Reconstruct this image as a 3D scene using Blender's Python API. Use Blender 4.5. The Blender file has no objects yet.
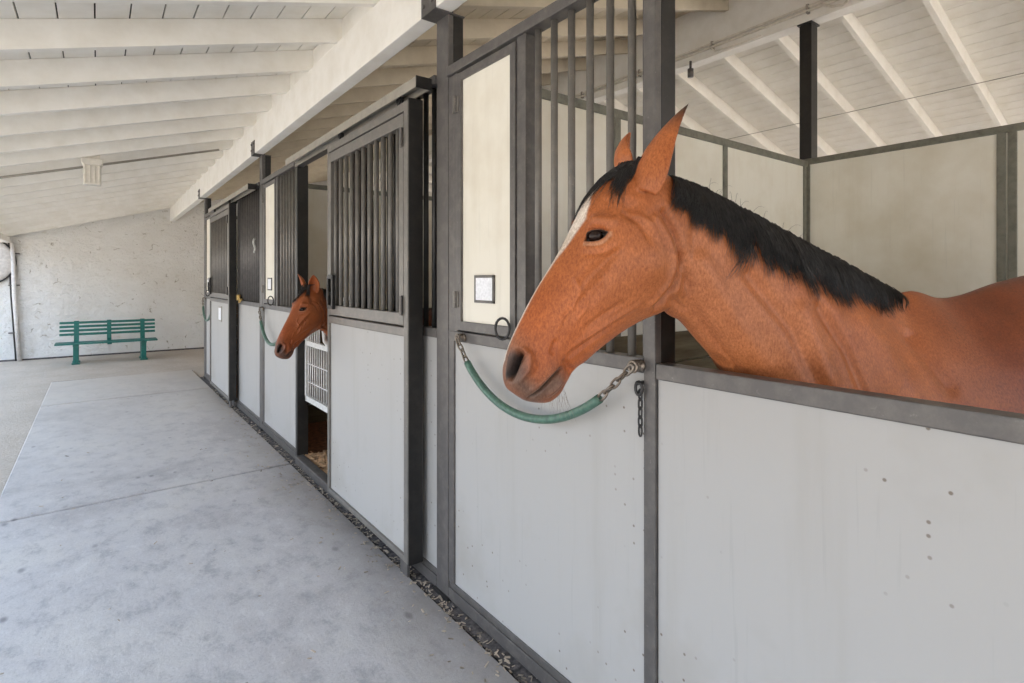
import bpy, bmesh, math, random
import numpy as np
from mathutils import Vector, Matrix
from mathutils.bvhtree import BVHTree

random.seed(7)
RNG = np.random.default_rng(11)
SC = bpy.context.scene
COL = SC.collection

# ------------------------------------------------------------------ camera
CAM_X, CAM_H, YAW, FPX, HORIZON = -1.32, 1.5, 0.6458, 550.0, 280.0
cam_data = bpy.data.cameras.new('camera')
cam = bpy.data.objects.new('camera', cam_data)
COL.objects.link(cam)
cam.location = (CAM_X, 0.0, CAM_H)
cam.rotation_euler = (math.pi / 2, 0, -YAW)
cam_data.sensor_fit = 'HORIZONTAL'
cam_data.sensor_width = 36.0
cam_data.lens = 36.0 * FPX / 1024.0
cam_data.shift_y = -(341.5 - HORIZON) / 1024.0
cam_data.clip_start = 0.02
SC.camera = cam

# ------------------------------------------------------------------ sky, sun, exposure
world = bpy.data.worlds.new('sky')
SC.world = world
world.use_nodes = True
wn = world.node_tree.nodes
wl = world.node_tree.links
wn.clear()
w_out = wn.new('ShaderNodeOutputWorld')
w_bg = wn.new('ShaderNodeBackground')
w_tc = wn.new('ShaderNodeTexCoord')
w_sep = wn.new('ShaderNodeSeparateXYZ')
w_ramp = wn.new('ShaderNodeValToRGB')
wl.new(w_tc.outputs['Generated'], w_sep.inputs[0])
wl.new(w_sep.outputs['Z'], w_ramp.inputs[0])
w_ramp.color_ramp.elements[0].position = 0.0
w_ramp.color_ramp.elements[0].color = (0.42, 0.40, 0.36, 1)
w_ramp.color_ramp.elements[1].position = 0.75
w_ramp.color_ramp.elements[1].color = (0.50, 0.70, 1.0, 1)
e = w_ramp.color_ramp.elements.new(0.16)      # trees and hills along the horizon end here
e.color = (0.46, 0.46, 0.46, 1)
e = w_ramp.color_ramp.elements.new(0.26)
e.color = (0.72, 0.85, 1.05, 1)
wl.new(w_ramp.outputs[0], w_bg.inputs[0])
wl.new(w_bg.outputs[0], w_out.inputs[0])
w_bg.inputs['Strength'].default_value = 2.0

sun_data = bpy.data.lights.new('sun', 'SUN')
sun = bpy.data.objects.new('sun', sun_data)
COL.objects.link(sun)
sun_data.energy = 10.0
sun_data.angle = math.radians(2.0)
sun_data.color = (1.0, 0.97, 0.92)
sun.rotation_euler = (math.radians(-12), math.radians(34), 0)   # high, from behind the barn
sun.location = (10, 0, 20)

SC.view_settings.view_transform = 'Standard'
SC.view_settings.look = 'None'
SC.view_settings.gamma = 1.0
SC.view_settings.use_curve_mapping = False
SC.view_settings.exposure = 1.08
SC.cycles.max_bounces = 10
SC.cycles.diffuse_bounces = 8
SC.cycles.use_denoising = True


# ------------------------------------------------------------------ materials
class NT:
    def __init__(self, name):
        self.m = bpy.data.materials.new(name)
        self.m.use_nodes = True
        self.n = self.m.node_tree.nodes
        self.l = self.m.node_tree.links
        self.b = self.n['Principled BSDF']
        self.tc = self.n.new('ShaderNodeTexCoord')

    def link(self, a, b):
        self.l.new(a, b)

    def mapping(self, scale=(1, 1, 1), coord='Object'):
        mp = self.n.new('ShaderNodeMapping')
        mp.inputs['Scale'].default_value = scale
        self.link(self.tc.outputs[coord], mp.inputs[0])
        return mp.outputs[0]

    def noise(self, scale, detail=4, rough=0.55, vec=None, dist=0.0):
        t = self.n.new('ShaderNodeTexNoise')
        t.inputs['Scale'].default_value = scale
        t.inputs['Detail'].default_value = detail
        t.inputs['Roughness'].default_value = rough
        t.inputs['Distortion'].default_value = dist
        self.link(vec if vec is not None else self.mapping(), t.inputs['Vector'])
        return t.outputs['Fac']

    def ramp(self, fac, stops):
        r = self.n.new('ShaderNodeValToRGB')
        while len(r.color_ramp.elements) < len(stops):
            r.color_ramp.elements.new(0.5)
        for el, (p, c) in zip(r.color_ramp.elements, stops):
            el.position = p
            el.color = (*c, 1) if len(c) == 3 else c
        self.link(fac, r.inputs[0])
        return r.outputs[0]

    def mix(self, fac, a, b, mode='MIX'):
        m = self.n.new('ShaderNodeMix')
        m.data_type = 'RGBA'
        m.blend_type = mode
        if isinstance(fac, (int, float)):
            m.inputs[0].default_value = fac
        else:
            self.link(fac, m.inputs[0])
        for i, v in ((6, a), (7, b)):
            if isinstance(v, tuple):
                m.inputs[i].default_value = (*v, 1)
            else:
                self.link(v, m.inputs[i])
        return m.outputs[2]

    def bump(self, h, strength=0.3, dist=0.01, prev=None):
        b = self.n.new('ShaderNodeBump')
        b.inputs['Strength'].default_value = strength
        b.inputs['Distance'].default_value = dist
        self.link(h, b.inputs['Height'])
        if prev is not None:
            self.link(prev, b.inputs['Normal'])
        self.link(b.outputs[0], self.b.inputs['Normal'])
        return b.outputs[0]

    def color(self, c):
        if isinstance(c, tuple):
            self.b.inputs['Base Color'].default_value = (*c, 1)
        else:
            self.link(c, self.b.inputs['Base Color'])

    def rough(self, r):
        if isinstance(r, (int, float)):
            self.b.inputs['Roughness'].default_value = r
        else:
            self.link(r, self.b.inputs['Roughness'])


M = {}


def mat_plain(name, col, rough=0.6, var=0.12, scale=30, metal=0.0, bump=0.0):
    t = NT(name)
    n = t.noise(scale, 5)
    d = tuple(c * (1 - var * 2) for c in col)
    l = tuple(min(1, c * (1 + var)) for c in col)
    t.color(t.ramp(n, [(0.3, d), (0.7, l)]))
    t.rough(rough)
    t.b.inputs['Metallic'].default_value = metal
    if bump:
        t.bump(n, bump, 0.004)
    M[name] = t.m
    return t.m


def mat_panel(name, col, stain, specks=True, stain_pos=(0.5, 0.75)):
    t = NT(name)
    big = t.noise(1.7, 5, 0.6)
    streak = t.noise(3.0, 4, 0.6, t.mapping((3.0, 3.0, 0.25)))
    c = t.mix(t.ramp(big, [(stain_pos[0], (0, 0, 0)), (stain_pos[1], (1, 1, 1))]), col, stain)
    c = t.mix(t.ramp(streak, [(0.55, (0, 0, 0)), (0.9, (0.6, 0.6, 0.6))]), c, stain)
    grain = t.noise(14.0, 3, 0.6, t.mapping((4.0, 4.0, 0.15)))
    c = t.mix(t.ramp(grain, [(0.62, (0, 0, 0)), (0.72, (0.22, 0.22, 0.22))]), c, tuple(x * 0.72 for x in col))
    if specks:
        sp = t.n.new('ShaderNodeTexVoronoi')
        sp.inputs['Scale'].default_value = 26
        sp.voronoi_dimensions = '2D'
        sx = t.n.new('ShaderNodeSeparateXYZ')
        t.link(t.tc.outputs['Object'], sx.inputs[0])
        ad = t.n.new('ShaderNodeMath')
        t.link(sx.outputs['X'], ad.inputs[0])
        t.link(sx.outputs['Y'], ad.inputs[1])
        cb = t.n.new('ShaderNodeCombineXYZ')
        t.link(ad.outputs[0], cb.inputs[0])
        t.link(sx.outputs['Z'], cb.inputs[1])
        t.link(cb.outputs[0], sp.inputs['Vector'])
        sc = t.n.new('ShaderNodeSeparateColor')
        t.link(sp.outputs['Color'], sc.inputs[0])
        gate = t.noise(2.0, 3)
        pick = t.ramp(sc.outputs[0], [(0.86, (0, 0, 0)), (0.88, (1, 1, 1))])
        s = t.ramp(sp.outputs['Distance'], [(0.07, (1, 1, 1)), (0.13, (0, 0, 0))])
        g = t.mix(1.0, t.ramp(gate, [(0.44, (0, 0, 0)), (0.54, (1, 1, 1))]), pick, 'MULTIPLY')
        f = t.mix(1.0, s, g, 'MULTIPLY')
        c = t.mix(f, c, (0.16, 0.13, 0.10))
    t.color(c)
    t.rough(0.5)
    t.bump(grain, 0.15, 0.003)
    M[name] = t.m


def mat_steel(name, col, worn, rough=0.42):
    t = NT(name)
    a = t.noise(18, 6, 0.65)
    b = t.noise(70, 3, 0.6)
    c = t.mix(t.ramp(a, [(0.45, (0, 0, 0)), (0.75, (1, 1, 1))]), col, worn)
    c = t.mix(t.ramp(b, [(0.66, (0, 0, 0)), (0.74, (0.4, 0.4, 0.4))]), c, tuple(min(1, q * 1.9) for q in worn))
    t.color(c)
    t.rough(rough)
    t.b.inputs['Metallic'].default_value = 0.15
    t.bump(b, 0.08, 0.002)
    M[name] = t.m


def build_materials():
    mat_panel('panel_white', (0.405, 0.393, 0.375), (0.34, 0.318, 0.285))
    mat_panel('panel_cream', (0.76, 0.72, 0.62), (0.62, 0.56, 0.45), specks=False)
    mat_panel('panel_stall', (0.86, 0.845, 0.76), (0.72, 0.68, 0.56), specks=False, stain_pos=(0.42, 0.72))
    mat_steel('steel', (0.098, 0.090, 0.085), (0.150, 0.137, 0.124))
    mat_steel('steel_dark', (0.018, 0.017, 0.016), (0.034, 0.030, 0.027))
    mat_steel('steel_tan', (0.34, 0.31, 0.26), (0.26, 0.235, 0.20))
    mat_steel('steel_door', (0.155, 0.143, 0.128), (0.21, 0.19, 0.165))
    mat_steel('galvanised', (0.20, 0.20, 0.165), (0.11, 0.105, 0.085))
    mat_steel('chrome', (0.26, 0.22, 0.18), (0.16, 0.115, 0.08), 0.35)
    M['chrome'].node_tree.nodes['Principled BSDF'].inputs['Metallic'].default_value = 0.8
    mat_plain('black_iron', (0.030, 0.028, 0.027), 0.5, 0.2, 60)
    mat_plain('brass', (0.62, 0.42, 0.15), 0.35, 0.1, 60, 0.7)
    mat_plain('gate_white', (0.62, 0.61, 0.58), 0.5, 0.1, 40)
    mat_plain('paper', (0.86, 0.87, 0.90), 0.7, 0.08, 80)
    mat_plain('bench_green', (0.012, 0.155, 0.128), 0.4, 0.2, 40)
    mat_plain('guard_green', (0.080, 0.165, 0.120), 0.4, 0.2, 50)
    mat_plain('lamp_plastic', (0.74, 0.69, 0.60), 0.4, 0.06, 30)
    mat_plain('shavings', (0.66, 0.42, 0.23), 0.85, 0.25, 25)
    mat_plain('debris', (0.46, 0.38, 0.29), 0.9, 0.35, 12)
    mat_plain('bedding_soil', (0.20, 0.085, 0.045), 0.95, 0.35, 26, bump=0.8)
    mat_plain('pipe_white', (0.66, 0.63, 0.60), 0.5, 0.1, 20)
    mat_plain('gap_dirt', (0.115, 0.10, 0.095), 0.95, 0.4, 45, bump=0.6)

    mat_plain('seam_dirt', (0.03, 0.028, 0.026), 0.95, 0.3, 45)

    # painted roof timber
    t = NT('wood_white')
    g = t.noise(5, 5, 0.6, t.mapping((1, 1, 1)))
    h = t.noise(60, 3)
    t.color(t.ramp(g, [(0.25, (0.78, 0.74, 0.66)), (0.6, (0.88, 0.85, 0.79)), (0.85, (0.82, 0.78, 0.70))]))
    t.rough(0.6)
    t.bump(h, 0.12, 0.003)
    M['wood_white'] = t.m
    t = NT('wood_cream_shaded')  # stall-side timber: creamier paint, with the shade over the stalls darkened into it
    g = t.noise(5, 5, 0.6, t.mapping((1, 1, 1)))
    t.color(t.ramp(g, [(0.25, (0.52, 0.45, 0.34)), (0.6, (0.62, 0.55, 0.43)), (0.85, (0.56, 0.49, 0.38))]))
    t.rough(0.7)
    M['wood_cream_shaded'] = t.m
    t = NT('roof_backing')
    t.color((0.045, 0.038, 0.03))
    t.rough(0.9)
    M['roof_backing'] = t.m

    # concrete
    t = NT('concrete')
    a = t.noise(0.9, 7, 0.68, None, 0.3)
    b = t.noise(9, 9, 0.75, t.mapping((1.0, 0.6, 1)))
    c = t.noise(90, 4, 0.75)
    base = t.ramp(a, [(0.32, (0.36, 0.33, 0.315)), (0.50, (0.50, 0.475, 0.465)), (0.68, (0.57, 0.54, 0.505))])
    base = t.mix(t.ramp(b, [(0.36, (0.65, 0.65, 0.65)), (0.50, (0, 0, 0))]), base, (0.29, 0.28, 0.285))
    base = t.mix(t.ramp(b, [(0.56, (0, 0, 0)), (0.68, (0.5, 0.5, 0.5))]), base, (0.66, 0.64, 0.62))
    base = t.mix(t.ramp(c, [(0.56, (0, 0, 0)), (0.70, (0.55, 0.55, 0.55))]), base, (0.68, 0.655, 0.63))
    base = t.mix(t.ramp(c, [(0.32, (0.5, 0.5, 0.5)), (0.44, (0, 0, 0))]), base, (0.24, 0.235, 0.24))
    # hoof scuffs and dark spots
    sp = t.n.new('ShaderNodeTexVoronoi')
    sp.inputs['Scale'].default_value = 7.5
    t.link(t.mapping((1, 0.55, 1)), sp.inputs['Vector'])
    gate = t.noise(1.6, 3)
    f = t.mix(1.0, t.ramp(sp.outputs['Distance'], [(0.06, (1, 1, 1)), (0.16, (0, 0, 0))]),
              t.ramp(gate, [(0.46, (0, 0, 0)), (0.54, (0.85, 0.85, 0.85))]), 'MULTIPLY')
    base = t.mix(f, base, (0.19, 0.18, 0.185))
    # brown dirt trodden along the stall fronts
    sx = t.n.new('ShaderNodeSeparateXYZ')
    t.link(t.tc.outputs['Object'], sx.inputs[0])
    ad = t.n.new('ShaderNodeMath')
    ad.operation = 'MULTIPLY_ADD'
    t.link(a, ad.inputs[0])
    ad.inputs[1].default_value = 0.9
    t.link(sx.outputs['X'], ad.inputs[2])
    d = t.ramp(ad.outputs[0], [(0.0, (0, 0, 0)), (0.40, (0.75, 0.75, 0.75))])
    base = t.mix(d, base, (0.20, 0.175, 0.155))
    # earth tracked in from the far end
    ae = t.n.new('ShaderNodeMath')
    ae.operation = 'MULTIPLY_ADD'
    t.link(a, ae.inputs[0])
    ae.inputs[1].default_value = 5.0
    t.link(sx.outputs['Y'], ae.inputs[2])
    mr = t.n.new('ShaderNodeMapRange')
    mr.inputs['From Min'].default_value = 6.2
    mr.inputs['From Max'].default_value = 13.0
    mr.inputs['To Max'].default_value = 0.75
    t.link(ae.outputs[0], mr.inputs['Value'])
    base = t.mix(mr.outputs[0], base, (0.50, 0.435, 0.36))
    t.color(base)
    t.rough(0.8)
    nb = t.bump(b, 0.35, 0.012)
    t.bump(c, 0.3, 0.004, nb)
    M['concrete'] = t.m

    t = NT('dirt')
    a = t.noise(1.5, 6, 0.65)
    b = t.noise(25, 6, 0.7)
    base = t.ramp(a, [(0.3, (0.42, 0.355, 0.29)), (0.7, (0.53, 0.455, 0.375))])
    base = t.mix(t.ramp(b, [(0.35, (0.5, 0.5, 0.5)), (0.6, (0, 0, 0))]), base, (0.36, 0.30, 0.24))
    t.color(base)
    t.rough(0.95)
    t.bump(b, 0.6, 0.02)
    M['dirt'] = t.m

    t = NT('stucco')
    a = t.noise(4.5, 8, 0.7, t.mapping((1, 1, 1.3)), 0.15)
    b = t.noise(16, 6, 0.7)
    f = t.noise(1.1, 3)
    base = t.ramp(f, [(0.35, (0.80, 0.775, 0.73)), (0.65, (0.88, 0.865, 0.835))])
    crack = t.n.new('ShaderNodeTexVoronoi')
    crack.feature = 'DISTANCE_TO_EDGE'
    crack.inputs['Scale'].default_value = 4.2
    wv = t.n.new('ShaderNodeMix')
    wv.data_type = 'VECTOR'
    wv.inputs[0].default_value = 0.22
    t.link(t.mapping(), wv.inputs[4])
    nz = t.n.new('ShaderNodeTexNoise')
    nz.inputs['Scale'].default_value = 5
    nz.inputs['Detail'].default_value = 5
    t.link(t.mapping(), nz.inputs['Vector'])
    t.link(nz.outputs['Color'], wv.inputs[5])
    t.link(wv.outputs[1], crack.inputs['Vector'])
    gate = t.noise(6.5, 2)
    cf = t.mix(1.0, t.ramp(crack.outputs['Distance'], [(0.0, (1, 1, 1)), (0.035, (0, 0, 0))]),
               t.ramp(gate, [(0.58, (0, 0, 0)), (0.66, (1, 1, 1))]), 'MULTIPLY')
    base = t.mix(t.ramp(a, [(0.28, (0.7, 0.7, 0.7)), (0.42, (0, 0, 0))]), base, (0.64, 0.59, 0.50))
    base = t.mix(cf, base, (0.36, 0.31, 0.24))
    t.color(base)
    t.rough(0.9)
    nb = t.bump(a, 1.0, 0.10)
    t.bump(b, 0.7, 0.025, nb)
    M['stucco'] = t.m

    # horse coat, coloured by the "coat" attribute of the mesh
    for nm, tint in (('coat_bay', (1, 1, 1)), ('coat_brown', (0.78, 0.72, 0.74))):
        t = NT(nm)
        at = t.n.new('ShaderNodeAttribute')
        at.attribute_name = 'coat'
        n1 = t.noise(9, 5, 0.6)
        n2 = t.noise(210, 4, 0.75, t.mapping((1.0, 1.0, 0.45)))
        c = t.mix(1.0, at.outputs['Color'], t.ramp(n1, [(0.3, (0.76, 0.70, 0.64)), (0.7, (1.04, 1.04, 1.04))]), 'MULTIPLY')
        c = t.mix(1.0, c, t.ramp(n2, [(0.34, (0.62, 0.54, 0.49)), (0.66, (1.16, 1.16, 1.16))]), 'MULTIPLY')
        c = t.mix(1.0, c, tint, 'MULTIPLY')
        t.color(c)
        t.rough(0.46)
        t.b.inputs['Specular IOR Level'].default_value = 0.35
        t.b.inputs['Sheen Weight'].default_value = 0.04
        t.b.inputs['Sheen Roughness'].default_value = 0.4
        t.b.inputs['Sheen Tint'].default_value = (1.0, 0.8, 0.65, 1)
        t.bump(n2, 0.25, 0.002)
        M[nm] = t.m
    t = NT('hair_black')
    hn = t.noise(40, 2, 0.5, t.mapping((6, 1, 1)))
    t.color(t.ramp(hn, [(0.35, (0.012, 0.011, 0.011)), (0.7, (0.055, 0.052, 0.050))]))
    t.rough(0.42)
    M['hair_black'] = t.m
    t = NT('hair_grey')
    t.color((0.22, 0.19, 0.16))
    t.rough(0.5)
    M['hair_grey'] = t.m
    t = NT('eye_dark')
    t.color((0.020, 0.010, 0.007))
    t.rough(0.07)
    t.b.inputs['Specular IOR Level'].default_value = 0.22
    M['eye_dark'] = t.m


build_materials()


# ------------------------------------------------------------------ helpers
class MB:
    """collects boxes, bars and tubes and links them as ONE mesh object"""

    def __init__(self):
        self.bm = bmesh.new()

    def box(self, x0, x1, y0, y1, z0, z1, bevel=0.0):
        bm2 = bmesh.new()
        vs = [bm2.verts.new(p) for p in ((x0, y0, z0), (x1, y0, z0), (x1, y1, z0), (x0, y1, z0),
                                         (x0, y0, z1), (x1, y0, z1), (x1, y1, z1), (x0, y1, z1))]
        for f in ((3, 2, 1, 0), (4, 5, 6, 7), (0, 1, 5, 4), (1, 2, 6, 5), (2, 3, 7, 6), (3, 0, 4, 7)):
            bm2.faces.new([vs[i] for i in f])
        if bevel > 0:
            bmesh.ops.bevel(bm2, geom=list(bm2.edges), offset=bevel, segments=2, affect='EDGES', profile=0.6)
        self._merge(bm2)
        return self

    def _merge(self, bm2):
        bmesh.ops.recalc_face_normals(bm2, faces=list(bm2.faces))
        me = bpy.data.meshes.new('t')
        bm2.to_mesh(me)
        bm2.free()
        self.bm.from_mesh(me)
        bpy.data.meshes.remove(me)

    def tube(self, pts, r, n=10, closed=False, radii=None):
        bm2 = bmesh.new()
        pts = [Vector(p) for p in pts]
        m = len(pts)
        rings = []
        up = None
        for i, p in enumerate(pts):
            if closed:
                t = (pts[(i + 1) % m] - pts[(i - 1) % m]).normalized()
            else:
                t = (pts[min(i + 1, m - 1)] - pts[max(i - 1, 0)]).normalized()
            if up is None:
                up = Vector((0, 0, 1)) if abs(t.z) < 0.9 else Vector((1, 0, 0))
            a = (up - t * up.dot(t)).normalized()
            up = a
            b = t.cross(a)
            rr = radii[i] if radii else r
            rings.append([bm2.verts.new(p + (a * math.cos(q) + b * math.sin(q)) * rr)
                          for q in [2 * math.pi * k / n for k in range(n)]])
        for i in range(m if closed else m - 1):
            r0, r1 = rings[i], rings[(i + 1) % m]
            for k in range(n):
                bm2.faces.new((r0[k], r0[(k + 1) % n], r1[(k + 1) % n], r1[k]))
        if not closed:
            bm2.faces.new(rings[0])
            bm2.faces.new(rings[-1])
        self._merge(bm2)
        return self

    def prism(self, poly, axis, a0, a1, bevel=0.0):
        """poly: 2D points; extruded along axis 'x','y','z' from a0 to a1"""
        bm2 = bmesh.new()

        def P(u, v, a):
            return {'x': (a, u, v), 'y': (u, a, v), 'z': (u, v, a)}[axis]
        lo = [bm2.verts.new(P(u, v, a0)) for u, v in poly]
        hi = [bm2.verts.new(P(u, v, a1)) for u, v in poly]
        bm2.faces.new(lo)
        bm2.faces.new(hi)
        k = len(poly)
        for i in range(k):
            bm2.faces.new((lo[i], lo[(i + 1) % k], hi[(i + 1) % k], hi[i]))
        if bevel > 0:
            bmesh.ops.bevel(bm2, geom=list(bm2.edges), offset=bevel, segments=1, affect='EDGES')
        self._merge(bm2)
        return self

    def build(self, name, mat, parent=None, smooth=False, origin=None):
        me = bpy.data.meshes.new(name)
        bm = self.bm
        if parent is not None and 'base' in parent.keys():
            origin = Vector(parent['base'])
        if origin is not None:
            bmesh.ops.translate(bm, verts=list(bm.verts), vec=-Vector(origin))
        bm.to_mesh(me)
        bm.free()
        o = bpy.data.objects.new(name, me)
        COL.objects.link(o)
        me.materials.append(M[mat])
        if smooth:
            me.polygons.foreach_set('use_smooth', [True] * len(me.polygons))
        if parent is not None:
            o.parent = parent
            if 'base' in parent.keys():
                o['base'] = parent['base']
        elif origin is not None:
            o.location = origin
        return o


def tag(o, label=None, cat=None, group=None, kind=None):
    if label:
        o['label'] = label
    if cat:
        o['category'] = cat
    if group:
        o['group'] = group
    if kind:
        o['kind'] = kind
    return o


def empty(name, loc, label, cat, group=None):
    o = bpy.data.objects.new(name, None)
    COL.objects.link(o)
    o.location = loc
    o.empty_display_size = 0.1
    o['base'] = tuple(loc)
    return tag(o, label, cat, group)


def struct(mb, name, mat):
    return tag(mb.build(name, mat), kind='structure')


# ------------------------------------------------------------------ the place: constants
POST_Y = (2.31, 5.98, 9.65)           # posts between the stalls
NEAR_Y = -1.36
REAR_X = 3.53
WALL_Y = 14.0
SLOPE = 0.285
RIDGE_X = 3.55
Y_MIN, Y_MAX = -5.0, 14.0
EAVE_X = -2.95
FAR_EAVE_X = 10.0


def roof_z(x):                         # underside of the roof boards
    if x <= RIDGE_X:
        return 3.205 + SLOPE * (x + 0.07)
    return 3.205 + SLOPE * (RIDGE_X + 0.07) - SLOPE * (x - RIDGE_X)


# ------------------------------------------------------------------ ground, floor, walls
mb = MB()
mb.box(-60, 60, -60, 60, -0.30, -0.035)
struct(mb, 'ground', 'dirt')

mb = MB()                              # concrete walk, cast in bays with open seams
seams = [-5.2, 0.62, 4.62, 8.60, 10.55]
for a, b in zip(seams[:-1], seams[1:]):
    poly = [(-1.86, a + 0.013), (-0.06, a + 0.013 + 0.06), (-0.06, b - 0.013 - (0.02 if b > 8 else 0) + 0.06), (-1.86, b - 0.013 - (0.02 if b > 8 else 0))]
    mb.prism(poly, 'z', -0.2, 0.0, 0.006)
struct(mb, 'floor', 'concrete')
mb = MB()
mb.box(-1.86, -0.05, -5.2, 10.62, -0.21, -0.012)
struct(mb, 'floor_seam_bed', 'seam_dirt')
mb = MB()
mb.box(-0.06, 0.06, -5.2, 9.75, -0.2, -0.012)
struct(mb, 'kerb_gap', 'gap_dirt')
mb = MB()
mb.box(0.06, REAR_X, -5.2, 9.62, -0.2, 0.0)
struct(mb, 'floor_stalls', 'bedding_soil')
mb = MB()
mb.box(REAR_X, 9.6, -5.2, 13.9, -0.2, 0.0)
struct(mb, 'floor_rear_aisle', 'gap_dirt')

mb = MB()
mb.box(-4.2, 10.5, WALL_Y, WALL_Y + 0.2, -0.05, 4.6)
struct(mb, 'wall_far', 'stucco')
mb = MB()
mb.box(-4.2, 10.5, WALL_Y - 0.012, WALL_Y, -0.035, -0.005)
struct(mb, 'baseboard_far', 'gap_dirt')

# roof boards: long planks with open joints, on a dark backing
for nm, xa, xb, wm in (('ceiling_aisle', EAVE_X, 0.0, 'wood_white'), ('ceiling_stalls', 0.0, RIDGE_X, 'wood_cream_shaded'), ('ceiling_rear', RIDGE_X, FAR_EAVE_X, 'wood_white')):
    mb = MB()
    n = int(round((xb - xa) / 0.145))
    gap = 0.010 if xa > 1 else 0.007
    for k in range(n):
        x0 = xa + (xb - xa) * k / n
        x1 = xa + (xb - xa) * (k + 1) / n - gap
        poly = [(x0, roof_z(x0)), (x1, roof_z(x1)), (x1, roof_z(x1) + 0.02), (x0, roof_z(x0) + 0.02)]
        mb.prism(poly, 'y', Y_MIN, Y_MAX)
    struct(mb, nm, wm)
    mb = MB()
    poly = [(xa, roof_z(xa) + 0.024), (xb, roof_z(xb) + 0.024), (xb, roof_z(xb) + 0.06), (xa, roof_z(xa) + 0.06)]
    mb.prism(poly, 'y', Y_MIN, Y_MAX)
    struct(mb, nm + '_backing', 'roof_backing')

# rafters on both slopes, each its own timber
RAFTER_Y = [3.57 + 0.61 * k for k in range(-13, 18)]
REAR_RAFTER_Y = [1.62 + 0.60 * k for k in range(-10, 21)]
for ys, xa, xb, wm in ((RAFTER_Y, EAVE_X + 0.02, -0.001, 'wood_white'), (RAFTER_Y, 0.0, RIDGE_X - 0.075, 'wood_cream_shaded'),
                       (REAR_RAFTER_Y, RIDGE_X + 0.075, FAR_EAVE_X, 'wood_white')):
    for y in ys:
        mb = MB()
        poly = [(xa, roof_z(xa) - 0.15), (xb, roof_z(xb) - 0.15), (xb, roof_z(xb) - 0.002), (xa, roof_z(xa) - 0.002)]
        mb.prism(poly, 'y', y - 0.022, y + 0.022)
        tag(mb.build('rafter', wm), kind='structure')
mb = MB()
mb.box(-0.07, 0.015, Y_MIN, Y_MAX - 0.02, 2.762, 3.053, 0.006)
struct(mb, 'beam_aisle', 'wood_white')
mb = MB()
mb.box(RIDGE_X - 0.07, RIDGE_X + 0.07, Y_MIN, Y_MAX, 3.69, roof_z(RIDGE_X) - 0.003, 0.006)
struct(mb, 'beam_ridge', 'wood_white')
mb = MB()
mb.box(-2.80, -2.64, Y_MIN, Y_MAX, 2.20, 2.31, 0.006)
struct(mb, 'beam_eave', 'wood_white')
mb = MB()                              # blocking between the rafters over the beam
for a, b in zip(RAFTER_Y[:-1], RAFTER_Y[1:]):
    mb.box(-0.04, 0.0, a + 0.022, b - 0.022, 3.053, roof_z(-0.04) - 0.004)
struct(mb, 'trim_blocking', 'wood_white')


# ------------------------------------------------------------------ stall walls behind the fronts
def stall_wall(name, along, pos, a0, a1, top, mid):
    """solid sheet wall with galvanised posts and top rail; along 'x' or 'y'"""
    mb = MB()
    if along == 'x':
        mb.box(a0, a1, pos - 0.018, pos + 0.018, 0.0, top - 0.03)
    else:
        mb.box(pos - 0.018, pos + 0.018, a0, a1, 0.0, top - 0.03)
    o = struct(mb, name, 'panel_stall')
    mb = MB()
    for p, hw in mid:
        if along == 'x':
            mb.box(p - hw, p + hw, pos - 0.03, pos + 0.03, 0, top - 0.03, 0.004)
        else:
            mb.box(pos - 0.03, pos + 0.03, p - hw, p + hw, 0, top - 0.03, 0.004)
    if along == 'x':
        mb.box(a0, a1, pos - 0.032, pos + 0.032, top - 0.05, top, 0.004)
    else:
        mb.box(pos - 0.032, pos + 0.032, a0, a1, top - 0.05, top, 0.004)
    mb.build('rail_frame', 'galvanised', o)
    return o


for i, y in enumerate(POST_Y):
    stall_wall(('wall_divider', 'wall_partition', 'wall_end')[i], 'x', y - 0.06, 0.10, REAR_X - 0.03, 2.51,
               [(0.14, 0.025), (1.14, 0.025), (2.27, 0.025), (REAR_X - 0.07, 0.02)])
mid = []
for ya in (POST_Y[0], POST_Y[1], POST_Y[2]):
    for d in (1.37, 2.59):
        mid += [(ya - d - 0.028, 0.024), (ya - d + 0.028, 0.024)]
    mid.append((ya - 0.06, 0.045))
stall_wall('wall_rear', 'y', REAR_X, NEAR_Y - 3.6, POST_Y[2], 2.53, mid)


t = NT('kick_wood')
g_ = t.noise(3, 6, 0.65, t.mapping((0.6, 0.6, 6)))
t.color(t.ramp(g_, [(0.3, (0.10, 0.078, 0.045)), (0.55, (0.17, 0.14, 0.085)), (0.75, (0.25, 0.21, 0.135))]))
t.rough(0.85)
t.bump(g_, 0.4, 0.01)
M['kick_wood'] = t.m
for i, y in enumerate(POST_Y):         # stout boards kicked dark by the horses
    mb = MB()
    for k in range(6):
        for sgn in ((-1, 1) if i < 2 else (-1,)):
            ya, yb = sorted((y - 0.06 + sgn * 0.032, y - 0.06 + sgn * 0.055))
            mb.box(0.10, REAR_X - 0.06, ya, yb, 0.002 + 0.195 * k, 0.19 + 0.195 * k, 0.003)
    struct(mb, ('trim_kickboard_near', 'trim_kickboard_middle', 'trim_kickboard_far')[i], 'kick_wood')
mb = MB()
for k in range(6):
    mb.box(REAR_X - 0.060, REAR_X - 0.034, NEAR_Y - 3.0, POST_Y[2] - 0.15, 0.002 + 0.195 * k, 0.19 + 0.195 * k, 0.003)
struct(mb, 'trim_kickboard_rear', 'kick_wood')


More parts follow.
